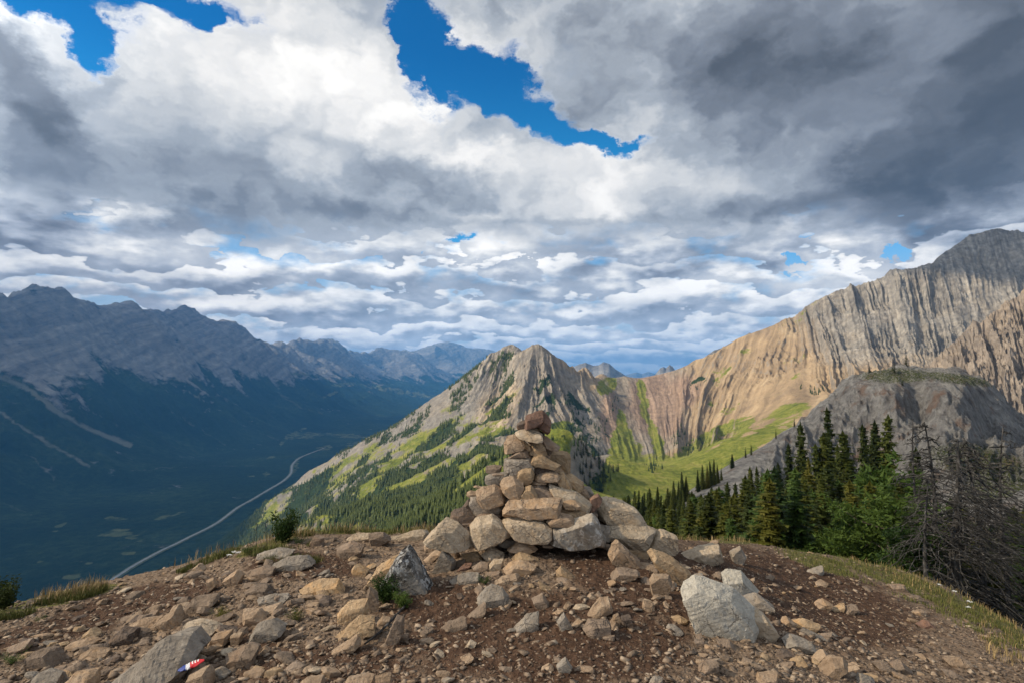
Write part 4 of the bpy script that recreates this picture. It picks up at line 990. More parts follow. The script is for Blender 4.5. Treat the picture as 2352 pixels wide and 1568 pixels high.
# hidden core and back of the pile: seen from the side it is a full mound
bk = random.Random(5)
for (px, py, Y, w, h) in [(1190,1215,5.0,120,80),(1280,1210,5.05,120,80),(1110,1215,5.0,110,70),(1370,1205,5.1,120,80),(1180,1150,5.0,110,70),(1260,1150,5.02,110,70),(1330,1160,5.1,100,60),(1215,1095,5.05,90,60),(1265,1095,5.12,80,60),(1230,1040,5.08,60,50),(1232,1005,5.06,44,40),(1222,985,5.05,34,30),(1240,1025,5.1,60,50),(1440,1230,5.2,100,50),(1100,1240,5.2,110,50),(1200,1235,5.3,140,60),(1300,1235,5.32,140,60),(1220,1170,5.28,120,60),(1300,1150,5.3,90,50),(1170,1120,5.1,70,50)]:
    _seed[0] += 1
    k = 9; pl = [(px + w / 2 * math.cos(2 * math.pi * i / k) * bk.uniform(.85, 1.1), py + h / 2 * math.sin(2 * math.pi * i / k) * bk.uniform(.8, 1.1)) for i in range(k)]
    tagt(stone_from_outline('cairn_stone', pl, Y, SM[bk.choice(['brown', 'dark', 'tan'])], _seed[0], .9), 'brown stone in the shadowed core of the cairn between larger stones', 'stone', CAIRN)

for (x, y, w, h, Y, mt) in [(860,590,150,26,4.9,'brown'),(1000,590,90,24,4.9,'tan'),(730,660,110,22,4.86,'brown'),(900,750,120,26,4.82,'dark'),(1060,730,130,24,4.84,'tan'),(700,755,100,24,4.83,'brown'),(1180,715,110,22,4.88,'ochre'),(840,880,130,26,4.76,'brown'),(1010,868,140,22,4.72,'dark'),
        (1290,855,100,24,4.84,'brown'),(1080,845,100,20,4.76,'tan'),(900,1020,170,22,4.66,'brown'),(720,1000,80,30,4.74,'dark'),(1060,1022,120,18,4.64,'tan'),(620,1000,150,24,4.72,'brown'),(480,1068,110,30,4.72,'dark'),(560,760,80,20,4.9,'tan'),(960,520,70,22,4.93,'brown'),(1060,500,90,18,4.95,'ochre'),(1160,640,90,22,4.9,'tan'),
        (1370,870,90,30,4.82,'tan'),(1500,990,80,40,4.84,'brown'),(1440,1000,70,26,4.76,'ochre'),(600,1255,120,34,4.64,'brown'),(960,1215,150,30,4.66,'dark'),(1140,1235,120,30,4.66,'brown'),(1330,1265,140,24,4.62,'tan'),(1620,1250,80,40,4.7,'brown'),(1250,775,90,22,4.88,'brown'),(1000,300,60,18,5.0,'dark')]:
    _seed[0] += 1
    q = random.Random(_seed[0]); sl = q.uniform(-.12, .2) * w
    pl = [cr(x - w / 2, y + q.uniform(-.2, .2) * h), cr(x - w * .25, y - h * .55 + sl * .2), cr(x + w * .3, y - h * .4 + sl * .4), cr(x + w / 2, y + sl * .5), cr(x + w * .35, y + h * .5 + sl * .4), cr(x - w * .35, y + h * .5)]
    tagt(stone_from_outline('cairn_stone', pl, Y, SM[mt], _seed[0], 1.0), 'thin small stone wedged in a gap between larger cairn stones', 'stone', CAIRN)
# ---------------------------------------------------------------- stones lying on the summit
LOOSE = 'loose stones lying on the summit'
def gs(label, mat, pts, cv=V_, thick=.8, tilt=None, sink=0.02, name='loose_stone', dy=0.0, group=LOOSE):
    _seed[0] += 1
    poly = [cv(*p) for p in pts]
    bx = sum(p[0] for p in poly) / len(poly); by = max(p[1] for p in poly)
    X, Y, Z = ground_hit(bx, min(by, 1700))
    w = (max(p[0] for p in poly) - min(p[0] for p in poly)) / F * Y
    o = stone_from_outline(name, poly, Y + .28 * w * thick + dy, SM[mat], _seed[0], thick, tilt)
    o.location.z -= .10 * o.dimensions.z if o.dimensions.z else .015
    return tagt(o, label, 'stone', group)
L = [
('tall jagged boulder crusted with black and white lichen','lichen',[(872,1335),(900,1285),(928,1243),(940,1237),(962,1270),(985,1318),(1000,1345),(962,1356),(930,1360),(890,1347)],V_,.8,.85),
('tan boulder leaning behind the lichen crusted one','ochre',[(848,1325),(870,1290),(905,1268),(930,1262),(925,1300),(885,1345),(850,1338)],V_,.8,.7),
('huge white angular boulder right of the cairn','white',[(1563,1328),(1598,1311),(1645,1318),(1684,1332),(1728,1376),(1748,1412),(1735,1446),(1690,1456),(1640,1452),(1605,1442),(1588,1400)],V_,.6,.8),
('tan boulder leaning against the huge white one','pale',[(1715,1385),(1745,1388),(1776,1430),(1768,1452),(1728,1462),(1700,1450)],V_,.9,.7),
('pale slab behind the huge white boulder','white',[(1657,1310),(1675,1300),(1702,1302),(1742,1348),(1735,1362),(1705,1362),(1672,1335)],V_,.6,.7),
('small grey slab touching the pale one behind the white boulder','grey',[(1706,1368),(1738,1356),(1778,1386),(1762,1398),(1722,1392)],V_,.8,.6),
('long squared pale block lying right of the cairn','pale',[(1563,1270),(1610,1250),(1655,1245),(1664,1275),(1612,1292),(1575,1290)],V_,.7,.75),
('rounded grey stone standing up right of the pale block','grey',[(1678,1262),(1700,1248),(1714,1275),(1706,1293),(1686,1292)],V_,.8,.9),
('tan pointed stone in front of the cairn at its right foot','tan',[(1625,1290),(1650,1210),(1690,1163),(1780,1240),(1897,1350),(1892,1392),(1800,1362),(1740,1412),(1660,1372)],cr,.7,.6),
('ochre stone behind the tan pointed one','ochre',[(1785,1232),(1850,1198),(1920,1230),(1972,1290),(1952,1342),(1885,1342)],cr,.8,.7),
('long ochre slab slanting down toward the white boulder','ochre',[(1948,1262),(1985,1222),(2150,1300),(2302,1420),(2300,1480),(2232,1555),(2140,1472),(2020,1372)],cr,.45,.75),
('thin flat tan slab under the tan pointed stone','tan',[(1803,1402),(1850,1375),(2037,1405),(2042,1432),(1900,1442)],cr,.9,.55),
('cracked grey brown stone half buried in the dirt','brown',[(1645,1492),(1700,1420),(1760,1418),(1862,1430),(1882,1452),(1780,1502),(1700,1532)],cr,.8,.7),
('upright blocky tan stone below the long ochre slab','tan',[(1965,1500),(2000,1448),(2130,1458),(2152,1530),(2110,1650),(1990,1660)],cr,.6,.85),
('grey pyramid shaped stone left of the cairn foot','grey',[(188,1442),(282,1258),(382,1342),(372,1412),(240,1457)],cr,.8,.95),
('slanted tan stone leaning beside the grey pyramid','tan',[(118,1352),(200,1278),(262,1268),(182,1372)],cr,.8,.7),
('narrow tan flake right of the grey pyramid','tan',[(343,1270),(382,1268),(432,1340),(400,1348)],cr,.8,.8),
('rounded ochre stone below the left base boulders','ochre',[(418,1306),(560,1288),(592,1330),(540,1378),(460,1362)],cr,.8,.6),
('pitted pale stone below the cracked base boulder','pale',[(588,1312),(660,1240),(772,1290),(762,1332),(620,1363)],cr,.8,.65),
('small pink stone below the pitted pale one','pale',[(652,1392),(690,1343),(767,1343),(772,1392),(722,1443),(660,1442)],cr,.8,.7),
('broad tan block half buried in front of the cairn','tan',[(768,1422),(830,1358),(900,1348),(1027,1388),(1030,1458),(880,1463),(780,1483)],cr,.7,.7),
('grey brown stone left of the small pink one','brown',[(508,1412),(580,1368),(640,1378),(662,1442),(560,1453)],cr,.8,.6),
('flat tan stone next to the bright green tuft','tan',[(698,1522),(800,1478),(900,1468),(917,1522),(860,1557),(720,1562)],cr,.8,.65),
('long grey stone left of the bright green tuft','grey',[(328,1522),(420,1468),(560,1453),(582,1490),(500,1543),(350,1562)],cr,.8,.6),
('small orange brown stone alone on bare dirt','ochre',[(1198,1442),(1240,1408),(1362,1492),(1340,1514),(1240,1492)],cr,.8,.6),
('thin brown stone above the bright green tuft','brown',[(628,1462),(742,1453),(747,1488),(650,1498)],cr,.9,.6),
('flat ochre slab just below the cairn','ochre',[(835,1342),(900,1288),(980,1308),(1062,1340),(980,1374)],cr,.8,.5),
('tan stone at the left tip of the big pale boulder','tan',[(118,1232),(180,1208),(272,1240),(232,1293),(130,1283)],cr,.8,.6),
('small pink sliver between cairn foot stones','red',[(388,1442),(450,1388),(512,1380),(490,1423)],cr,.8,.6),
('small square brown stone right of the grey pyramid','brown',[(376,1367),(457,1350),(462,1392),(380,1408)],cr,.9,.8),
('dark tan pyramid stone on the left brow among dry grass','brown',[(575,302),(640,188),(717,220),(712,302)],cB2,.8,.9),
('pale flat stone on the brow left of the cairn','pale',[(908,242),(1000,188),(1142,178),(1152,232),(1050,262)],cB2,.7,.5),
('brown block next to the pale flat stone on the brow','brown',[(1128,182),(1262,168),(1332,230),(1200,303),(1138,292)],cB2,.8,.8),
('long pale slab on the brow just left of the cairn','pale',[(1328,212),(1560,148),(1692,148),(1702,202),(1500,243),(1350,263)],cB2,.5,.6),
('big brown boulder below the pale flat brow stone','brown',[(838,302),(960,248),(1082,290),(1062,372),(900,413),(850,372)],cB2,.8,.75),
('blue grey rock with pale top below the brow','grey',[(268,452),(400,388),(560,388),(642,440),(602,482),(450,533),(300,522)],cB2,.8,.65),
('long weathered grey slab on the left brow','grey',[(108,372),(280,318),(442,340),(400,402),(130,423)],cB2,.8,.6),
('bright ochre slab lying alone left of the lichen boulder','ochre',[(498,692),(620,618),(850,588),(912,680),(700,723),(600,748)],cB2,.7,.6),
('dull brown boulder left of the bright ochre slab','brown',[(18,682),(100,638),(212,648),(252,720),(100,773),(30,742)],cB2,.8,.7),
('flat grey white stone below the dull brown boulder','grey',[(108,772),(250,738),(402,748),(330,843),(140,833)],cB2,.8,.6),
('smooth tan stone paired beside a split one','tan',[(138,862),(310,828),(352,880),(310,943),(180,953)],cB2,.8,.65),
('tan stone split by a dark crack','tan',[(-20,870),(120,868),(192,950),(80,1013),(-30,1033)],cB2,.8,.65),
('grey rock with slatted grooves on its face','grey',[(28,1152),(110,998),(250,948),(372,1020),(290,1113),(180,1163),(60,1182)],cB2,.7,.7),
('large cracked ochre slab sunk in dirt below the lichen boulder','ochre',[(843,892),(960,778),(1122,758),(1132,900),(1000,1023),(870,1013)],cB2,.5,.7),
('upright brown slab beside the green plant','brown',[(1108,752),(1130,648),(1212,700),(1217,870),(1138,912)],cB2,.6,.9),
('ragged ochre slab below the large cracked one','ochre',[(778,1162),(900,1058),(1040,918),(1182,918),(1172,1010),(980,1113),(820,1163)],cB2,.5,.6),
('low tan rock near the bottom left of the dirt','tan',[(778,1262),(920,1178),(1020,1118),(1067,1180),(980,1263),(840,1283)],cB2,.7,.6),
('flat grey brown slab in the middle of the bare dirt','brown',[(1778,1062),(1850,998),(2022,958),(2012,1062),(1880,1078)],cB2,.7,.6),
('slanted brown slab above the flat one in the dirt','brown',[(2028,942),(2202,818),(2217,850),(2180,933),(2100,963)],cB2,.7,.6),
('split blue grey stone below the bright green tuft','grey',[(2110,785),(2170,700),(2250,650),(2350,660),(2410,740),(2330,863),(2230,853)],cB2,.7,.6),
('small pale stone alone low in the dirt','pale',[(1708,1312),(1750,1248),(1832,1290),(1780,1333)],cB2,.8,.6),
('small cream stone above a darker one in the dirt','pale',[(2008,1232),(2060,1168),(2117,1190),(2080,1243)],cB2,.8,.6),
('broad tan slab cut by the bottom edge of the photo','tan',[(890,1620),(940,1498),(1172,1478),(1192,1568),(1180,1660),(900,1660)],cB2,.6,.6),
('pointed tan slab beside the broad one at the bottom edge','tan',[(1188,1480),(1332,1438),(1347,1570),(1342,1660),(1210,1640)],cB2,.6,.7),
('rounded tan stone below the green plant','tan',[(1208,992),(1260,933),(1332,950),(1290,1042),(1230,1053)],cB2,.8,.7),
('tall brown stone beside a fallen dry stick','brown',[(1280,1160),(1340,1008),(1390,908),(1457,920),(1452,1080),(1400,1183),(1340,1218)],cB2,.6,.85),
('small round brown stone right of the dry stick','brown',[(1408,1112),(1502,1098),(1497,1172),(1420,1183)],cB2,.9,.8),
('cube like tan stone below the slatted grey rock','tan',[(108,1302),(180,1218),(227,1250),(202,1313)],cB2,.9,.7),
('small orange tan block left of the lichen boulder','ochre',[(978,502),(1010,458),(1132,520),(1122,572),(1000,577)],cB2,.9,.7),
('low tan rock at the bottom edge left of the broad slab','tan',[(478,1562),(560,1498),(702,1498),(722,1560),(650,1620)],cB2,.8,.6),
('very large cracked slab under the wrapper','grey',[(1068,1482),(1240,1388),(1400,1230),(1560,1058),(1742,1078),(1872,1200),(1812,1292),(1500,1423),(1240,1483),(1080,1600)],cB1,.75,.34),
('chunky off white stone above the very large slab','pale',[(1723,982),(1870,968),(2012,1030),(1932,1172),(1830,1163),(1750,1072)],cB1,.8,.7),
('tall tan slab leaning above the very large slab','tan',[(1388,1032),(1640,818),(1702,900),(1702,990),(1600,1063),(1440,1053)],cB1,.5,.6),
('long brown slab pointing right above the off white stone','brown',[(1688,882),(1790,758),(1990,738),(2012,770),(1900,853),(1740,903)],cB1,.6,.55),
('small upright tan stone in the left rubble band','tan',[(1898,602),(1970,578),(2002,640),(1920,723)],cB1,.8,.8),
('smooth tan boulder in the left rubble band','tan',[(2048,602),(2180,508),(2232,560),(2202,652),(2100,663)],cB1,.8,.75),
('orange brown triangular stone on the left slope','ochre',[(718,1152),(840,1048),(932,1100),(870,1153)],cB1,.8,.7),
('dark brown block on the left slope','dark',[(948,1200),(1000,1148),(1130,1038),(1252,1048),(1247,1162),(1100,1213)],cB1,.7,.8),
('long tan rock below the orange brown triangle','tan',[(628,1192),(800,1138),(912,1160),(780,1263),(680,1233)],cB1,.7,.6),
('grey brown slab near the left edge','brown',[(78,1222),(290,1148),(292,1202),(120,1283)],cB1,.6,.6),
('large grooved brown rock in the lower left corner','brown',[(328,1242),(480,1228),(602,1380),(520,1403),(400,1423),(350,1332)],cB1,.8,.7),
('smooth rounded tan slab right of the grooved rock','tan',[(728,1302),(820,1238),(1002,1250),(1002,1312),(860,1343),(750,1333)],cB1,.8,.65),
('flat brown rock below the smooth rounded slab','brown',[(568,1432),(730,1358),(772,1400),(640,1483)],cB1,.8,.6),
('blue grey rock at the bottom left edge','grey',[(298,1502),(360,1438),(572,1438),(562,1560),(400,1680),(300,1640)],cB1,.8,.65),
('tan rock next to the blue grey one at the bottom','tan',[(560,1600),(700,1438),(872,1428),(882,1560),(700,1680)],cB1,.7,.65),
('tan stone left of the slatted grey rock','tan',[(1908,1232),(1970,1098),(2132,1058),(2122,1152),(1990,1193)],cB1,.7,.7),
('squared tan stone beside the slatted grey rock','tan',[(2118,1102),(2222,1088),(2212,1172),(2130,1203)],cB1,.9,.75),
('big tan slab at the bottom edge right of the wrapper','tan',[(1700,1620),(1740,1468),(1920,1368),(1962,1420),(1960,1620)],cB1,.6,.7),
('small tan stone just below the wrapper','tan',[(1478,1482),(1590,1438),(1602,1470),(1500,1523)],cB1,.8,.6),
('dark tan boulder below the slatted grey rock','brown',[(2048,1402),(2080,1278),(2290,1188),(2372,1200),(2332,1342),(2150,1423)],cB1,.7,.7),
('long flat tan slab in the middle of the left slope','tan',[(1158,1032),(1290,968),(1482,958),(1452,1012),(1280,1083)],cB1,.7,.55),
('small tan slab above the long flat one','tan',[(1335,915),(1380,850),(1462,848),(1482,900),(1380,923)],cB1,.8,.6),
('small brown stone on the left brow','brown',[(1578,522),(1700,478),(1732,520),(1600,543)],cB1,.8,.7),
('rounded tan stone on the left brow','tan',[(1778,502),(1830,458),(1892,510),(1850,543)],cB1,.9,.8),
('small dark edged slab on the left dirt patch','brown',[(1108,962),(1250,928),(1262,970),(1160,993)],cB1,.8,.5),
('grey round stone with pits at the bottom left','grey',[(1958,1432),(2030,1408),(2112,1460),(2060,1533),(1970,1523)],cB1,.8,.7),
('pink grey slab lying beneath the wrapper','grey',[(1438,1392),(1650,1358),(1702,1400),(1560,1443),(1470,1433)],cB1,.7,.5),
('angular tan stone standing in the central dirt','tan',[(838,972),(1000,758),(1100,743),(1117,820),(1040,902),(880,963)],cB3,.6,.7),
('two tone block below the angular standing stone','brown',[(832,1042),(900,968),(1080,968),(1097,1082),(1000,1133),(920,1143)],cB3,.7,.75),
('narrow tan stone right of the two tone block','tan',[(1113,932),(1160,903),(1182,960),(1152,1052),(1108,1042)],cB3,.8,.85),
('dark jagged flake right of the narrow tan stone','dark',[(1178,932),(1270,918),(1307,1078),(1200,1012)],cB3,.5,.8),
('smooth grey brown stone half sunk in the centre dirt','brown',[(370,772),(470,728),(542,830),(480,883),(410,872)],cB3,.8,.7),
('blue grey buried ledge in the centre dirt','grey',[(188,1062),(330,918),(432,888),(422,1000),(300,1083)],cB3,.6,.5),
('pointed grey flake in the centre dirt','grey',[(598,982),(660,893),(742,1040),(650,1093)],cB3,.6,.8),
('heart shaped grey stone near the bottom centre','grey',[(592,1382),(680,1308),(742,1400),(690,1486),(615,1440)],cB3,.6,.85),
('small tan stone left of the heart shaped one','tan',[(458,1422),(530,1378),(577,1410),(510,1463)],cB3,.8,.6),
('tan brown boulder low on the right of centre','brown',[(1885,1452),(1960,1348),(2062,1340),(2052,1422),(1930,1473)],cB3,.8,.7),
('grey tan stone at the bottom edge right of centre','grey',[(1448,1560),(1500,1488),(1572,1500),(1565,1600)],cB3,.8,.7),
('small light stone above the angular standing stone','tan',[(868,772),(910,733),(972,775),(930,798)],cB3,.8,.6),
('small brown stone under the white boulder','brown',[(1858,1152),(1950,1168),(1932,1228),(1870,1213)],cB3,.9,.7),
('flat brown slab in front of the white boulder','brown',[(2068,1172),(2180,1158),(2232,1230),(2150,1243)],cB3,.9,.5),
('small ochre stick like stone in the upper dirt','ochre',[(428,622),(550,688),(532,713),(440,663)],cB3,.8,.6),
('blue grey rock with white edge right of the white boulder','grey',[(358,1042),(440,998),(600,1048),(632,1090),(450,1123),(390,1093)],cB4,.7,.6),
('thin grey slab behind the blue grey rock','grey',[(498,982),(560,948),(742,1030),(600,1023)],cB4,.7,.5),
('orange brown slab above the thin grey one','ochre',[(438,902),(560,868),(692,910),(650,963),(500,943)],cB4,.6,.6),
('tan stone leftmost of three in the right dirt','tan',[(638,742),(700,698),(782,740),(720,793),(650,793)],cB4,.8,.7),
('small ochre stone middle of three in the right dirt','ochre',[(773,792),(880,738),(862,790),(800,813)],cB4,.8,.7),
('curved brown stone rightmost of three in the right dirt','brown',[(858,832),(910,758),(982,750),(940,803)],cB4,.8,.7),
('brown slab left of a twin in the lower right','brown',[(1108,1222),(1200,1208),(1312,1300),(1200,1313)],cB4,.7,.6),
('brown slab right of its twin in the lower right','brown',[(1258,1222),(1340,1198),(1442,1290),(1340,1313)],cB4,.7,.6),
('large jumbled tan rock low on the right','tan',[(678,1302),(780,1178),(860,1168),(902,1210),(800,1293),(700,1343)],cB4,.8,.7),
('ribbed tan rock left of the jumbled one','tan',[(612,1200),(700,1108),(742,1140),(650,1245)],cB4,.8,.75),
('dark flat stone below the blue grey rock on the right','dark',[(313,1182),(350,1118),(462,1130),(420,1198)],cB4,.8,.6),
('flat stone in the grass on the right brow','brown',[(1378,692),(1500,678),(1532,720),(1400,728)],cB4,.7,.5),
('reddish stone alone in the right dirt','red',[(1478,912),(1560,878),(1612,920),(1550,948)],cB4,.8,.6),
('flat grey slab on the right brow','grey',[(548,482),(700,428),(712,490),(620,503)],cB4,.7,.5),
('brown stone in the grass near the dead trees','brown',[(1238,582),(1350,578),(1397,630),(1300,643)],cB4,.8,.6),
('tan rock at the bottom edge on the right','tan',[(128,1420),(180,1318),(322,1308),(342,1420)],cB4,.8,.7),
('tan slab near the right edge','tan',[(1698,1192),(1830,1178),(1912,1210),(1890,1273),(1800,1273)],cB4,.8,.6),
('small tan stone below the jumbled tan rock','tan',[(868,1262),(980,1228),(992,1290),(900,1303)],cB4,.8,.6),
('grey stone cut by the bottom edge on the right','grey',[(978,1380),(1010,1308),(1122,1350),(1110,1420)],cB4,.8,.6),
('small tan wedge in the right dirt near the white boulder','tan',[(348,902),(400,838),(482,900),(400,923)],cB4,.8,.6),
('long brown slab near the right edge at the bottom','brown',[(1688,1292),(1780,1298),(1862,1360),(1750,1353)],cB4,.7,.5),
('brown block on the left brow below the green shrub','brown',[(-20+60,520),(160,480),(260,500),(240,600),(60,600)],cB2,.8,.6),
]
for (lab, mt, pts, cv, th, ti) in L:
    gs(lab, mt, pts, cv, th, ti)
if 1:
    # a dozen small stones, copied over the rubble
    protos = []
    for k in range(12):
        rn = random.Random(900 + k)
        pts = []
        a, b, c = rn.uniform(.9, 1.25), rn.uniform(.6, .95), rn.uniform(.3, .62)
        for i in range(18):
            v = Vector((rn.gauss(0, 1), rn.gauss(0, 1), rn.gauss(0, 1))).normalized()
            mx = max(abs(v.x), abs(v.y), abs(v.z)); v = v / mx ** .7
            pts.append((v.x * a * .5, v.y * b * .5, v.z * c * .5))
        protos.append(hull_mesh('loose_stone', pts, SM[['tan', 'brown', 'brown', 'grey', 'tan', 'brown', 'ochre', 'pale', 'dark', 'brown', 'tan', 'brown'][k]], .13, .022, 900 + k, bev=.012))
    rn = random.Random(77)
    zones = [((60,760,1290,1565), 120, 'small angular stone in the dense rubble left of the lichen boulder', 'small stones in the left rubble'),
             ((620,1010,1240,1400), 26, 'small brown stone between the brow and the lichen boulder', 'small stones below the left brow'),
             ((960,1560,1255,1400), 74, 'small stone in the stony strip just below the cairn', 'small stones below the cairn'),
             ((900,1620,1400,1565), 26, 'small stone lying on the bare dark dirt of the centre foreground', 'small stones on the bare dirt'),
             ((1600,2340,1390,1560), 44, 'small brown stone scattered over the right foreground', 'small stones on the right'),
             ((1400,1680,1240,1400), 34, 'small flat stone in the apron of slabs at the right foot of the cairn', 'small stones in the apron right of the cairn'),
             ((1570,2150,1245,1370), 26, 'small stone scattered below the right brow', 'small stones below the right brow')]
    small_pos = []
    for (x0, x1, y0, y1), n, lab, grp in zones:
        c = 0
        while c < n:
            px = rn.uniform(x0, x1); py = rn.uniform(y0, y1)
            if px < 700 and py < 1395 - px * .19: continue
            if px > 1900 and py < 1290 + (px - 1900) * .33: continue
            c += 1
            X, Y, Z = ground_hit(px, py)
            s = rn.uniform(.05, .10) * (1.25 if rn.random() < .2 else 1) * (1.3 if px < 760 else (1.25 if 960 < px < 1680 and py < 1330 else 1))
            if Y > 4.15 and abs(X - .12) < .95 and Y < 5.9: continue
            small_pos.append((s / Y, s, (X, Y, Z + s * .03), (s, s * rn.uniform(.8, 1.1), s * rn.uniform(.6, 1.0)),
                              (rn.uniform(-.4, .4), rn.uniform(-.4, .4), rn.uniform(0, 6.28)), rn.randrange(12), lab, grp))
    small_pos.sort(key=lambda t: -t[0])
    for _, _, loc, sc, ro, pi, lab, grp in small_pos[:182]:
        o = bpy.data.objects.new('loose_stone', protos[pi]); COL.objects.link(o)
        o.location = loc; o.scale = sc; o.rotation_euler = ro
        tagt(o, lab, 'stone', grp)
    # the smaller rest as one mass
    bmr = bmesh.new(); mats = []
    for _, _, loc, sc, ro, pi, lab, grp in small_pos[182:]:
        n0_ = len(bmr.verts); f0_ = len(bmr.faces); me_ = protos[pi]; mt_ = me_.materials[0]
        if mt_ not in mats: mats.append(mt_)
        bmr.from_mesh(me_); bmr.verts.ensure_lookup_table(); bmr.faces.ensure_lookup_table()
        bmesh.ops.transform(bmr, matrix=Matrix.LocRotScale(Vector(loc), Euler(ro), Vector(sc)), verts=bmr.verts[n0_:])
        for f_ in bmr.faces[f0_:]: f_.material_index = mats.index(mt_)
    me_ = bpy.data.meshes.new('rubble'); bmr.to_mesh(me_); bmr.free()
    for mt_ in mats: me_.materials.append(mt_)
    o = bpy.data.objects.new('rubble', me_); COL.objects.link(o)
    o['kind'] = 'stuff'; o['label'] = 'smallest loose stones scattered over the summit between the larger ones'; o['category'] = 'rubble'
    # ---- gravel: thousands of shale chips, one object per kind of chip
    rs = np.random.RandomState(3)
    def chips(name, n, smin, smax, mat, label, dens):
        base = []
        for k in range(16):
            r2 = random.Random(40 + k); bm = bmesh.new()
            for i in range(9):
                v = Vector((r2.gauss(0, 1), r2.gauss(0, 1), r2.gauss(0, 1)))
                v = v / max(abs(v.x), abs(v.y), abs(v.z)) ** .9
                bm.verts.new((v.x * .42, v.y * .30, v.z * .12))
            bmesh.ops.convex_hull(bm, input=bm.verts[:])
            lo = [v for v in bm.verts if not v.link_faces]
            if lo: bmesh.ops.delete(bm, geom=lo, context='VERTS')
            bmesh.ops.triangulate(bm, faces=bm.faces[:])
            bm.verts.index_update()
            base.append((np.array([v.co[:] for v in bm.verts]), np.array([[v.index for v in f.verts] for f in bm.faces]))); bm.free()
        # spread over the mound, denser where the ground is nearer the camera
        px = rs.uniform(-160, 2520, n * 3); py = rs.uniform(1205, 1640, n * 3) ** 1.0
        u, v = ray(px, py)
        Yv = -1.45 / v
        for _ in range(4):
            Zg = H_near(u * Yv, Yv); Yv = (Zg - EYE) / v
            Yv = np.clip(Yv, 1.8, 9.5)
        X = u * Yv
        ok = np.abs(H_near(X, Yv) - (EYE + v * Yv)) < .05
        hx, hy = project(X, Yv, H_near(X, Yv))
        dv = dens(px, py) * ok
        keep = rs.rand(len(px)) < dv
        X = X[keep][:n]; Yv = Yv[keep][:n]; Z = H_near(X, Yv, True)
        Vs = []; Fs = []; off = 0
        for i in range(len(X)):
            bv, bf = base[rs.randint(16)]
            s = smin * (smax / smin) ** (rs.rand() ** 2.2)
            e = Euler((rs.uniform(-.5, .5), rs.uniform(-.5, .5), rs.uniform(0, 6.28))).to_matrix()
            q = (bv * s * np.array([1, 1, 1 if smax < .1 else 1.2])) @ np.array(e).T + np.array([X[i], Yv[i], Z[i] + s * .015])
            Vs.append(q); Fs.append(bf + off); off += len(bv)
        o = make_mesh(name, np.concatenate(Vs), np.concatenate(Fs), mat, False)
        o['kind'] = 'stuff'; o['label'] = label; o['category'] = 'gravel'
    def dsh(px, py):
        soil_ = ell(px, py, [(1250,1470,330,110,0),(1050,1400,170,60,10),(1450,1340,170,60,20)], .6)
        return .22 + .78 * (1 - soil_) * np.clip(.45 + 1.0 * fbm(px / 90, py / 40, 3, 777), .1, 1)
    # colour by chip position
    def chip_mat(name, ramp):
        m, g = mat_new(name); p = posn(g)
        w = g.n.new('ShaderNodeTexWhiteNoise'); w.noise_dimensions = '3D'
        c = g.vor(p, 30.0, 'F1', 0, .5, out='Color'); c = g.sep(c)[0]
        f = g.add(g.mul(c, .7), g.mul(g.noise(p, 60, 5, .6), .3))
        return finish(m, g, g.ramp(f, [(.15, ramp[0]), (.5, ramp[1]), (.85, ramp[2])]), .9, bump(g, g.noise(p, 120, 4, .6), .5, .004), .15)
    chips('gravel', 450, .05, .10, SM['brown'], 'palm sized brown stones strewn over the summit dirt', lambda a, b: dsh(a, b) * (.35 + .65 * (a < 1000)))
    chips('gravel', 300, .05, .10, SM['tan'], 'palm sized tan stones strewn over the summit dirt', lambda a, b: dsh(a, b) * (.35 + .65 * (a < 1000)))
    chips('gravel', 26000, .010, .050, chip_mat('brown shale chips', [(.06, .042, .030), (.14, .10, .072), (.26, .195, .14)]), 'brown shale chips strewn over the summit dirt', dsh)
    chips('gravel', 5200, .022, .085, chip_mat('tan shale chips', [(.10, .07, .05), (.21, .155, .11), (.38, .30, .22)]), 'larger tan and grey chips strewn over the summit dirt', dsh)
# ---------------------------------------------------------------- plants
def leaf_mat(name, a, b, c, trans=0.25):
    m, g = mat_new(name); p = posn(g); oi = g.n.new('ShaderNodeObjectInfo').outputs['Random']
    f = g.add(g.mul(g.noise(p, 2.2, 4, .6), .6), g.add(g.mul(g.noise(p, 14, 3, .6), .4), g.mul(g.sub(oi, .5), .35)))
    col = g.ramp(f, [(.3, a), (.52, b), (.75, c)])
    df = g.n.new('ShaderNodeBsdfPrincipled'); g.put(df, 'Base Color', col); g.put(df, 'Roughness', .7); g.put(df, 'Specular IOR Level', .2)
    tl = g.n.new('ShaderNodeBsdfTranslucent'); g.put(tl, 0, col)
    mx = g.n.new('ShaderNodeMixShader'); mx.inputs[0].default_value = trans
    g.l.new(df.outputs[0], mx.inputs[1]); g.l.new(tl.outputs[0], mx.inputs[2])
    o = g.n.new('ShaderNodeOutputMaterial'); g.l.new(mx.outputs[0], o.inputs[0]); return m
ML_dark = leaf_mat('dark spruce needles', (.020, .032, .008), (.058, .076, .014), (.115, .125, .022))
ML_olive = leaf_mat('olive spruce needles', (.035, .046, .008), (.085, .095, .014), (.15, .135, .022))
ML_mid = leaf_mat('green fir needles', (.022, .045, .010), (.052, .092, .017), (.095, .145, .028))
ML_bright = leaf_mat('bright pine needles', (.016, .036, .007), (.040, .075, .012), (.075, .115, .020), .25)
m, g = mat_new('grey bark'); p = posn(g)
M_bark = finish(m, g, g.ramp(g.noise(g.v('MULTIPLY', p, (1, 1, .3)), 20, 6, .65), [(.3, (.035, .028, .022)), (.55, (.10, .085, .07)), (.75, (.20, .18, .155))]), .9, bump(g, g.noise(g.v('MULTIPLY', p, (1, 1, .2)), 30, 6, .6), .6, .02), .1)
m, g = mat_new('weathered dead wood'); p = posn(g)
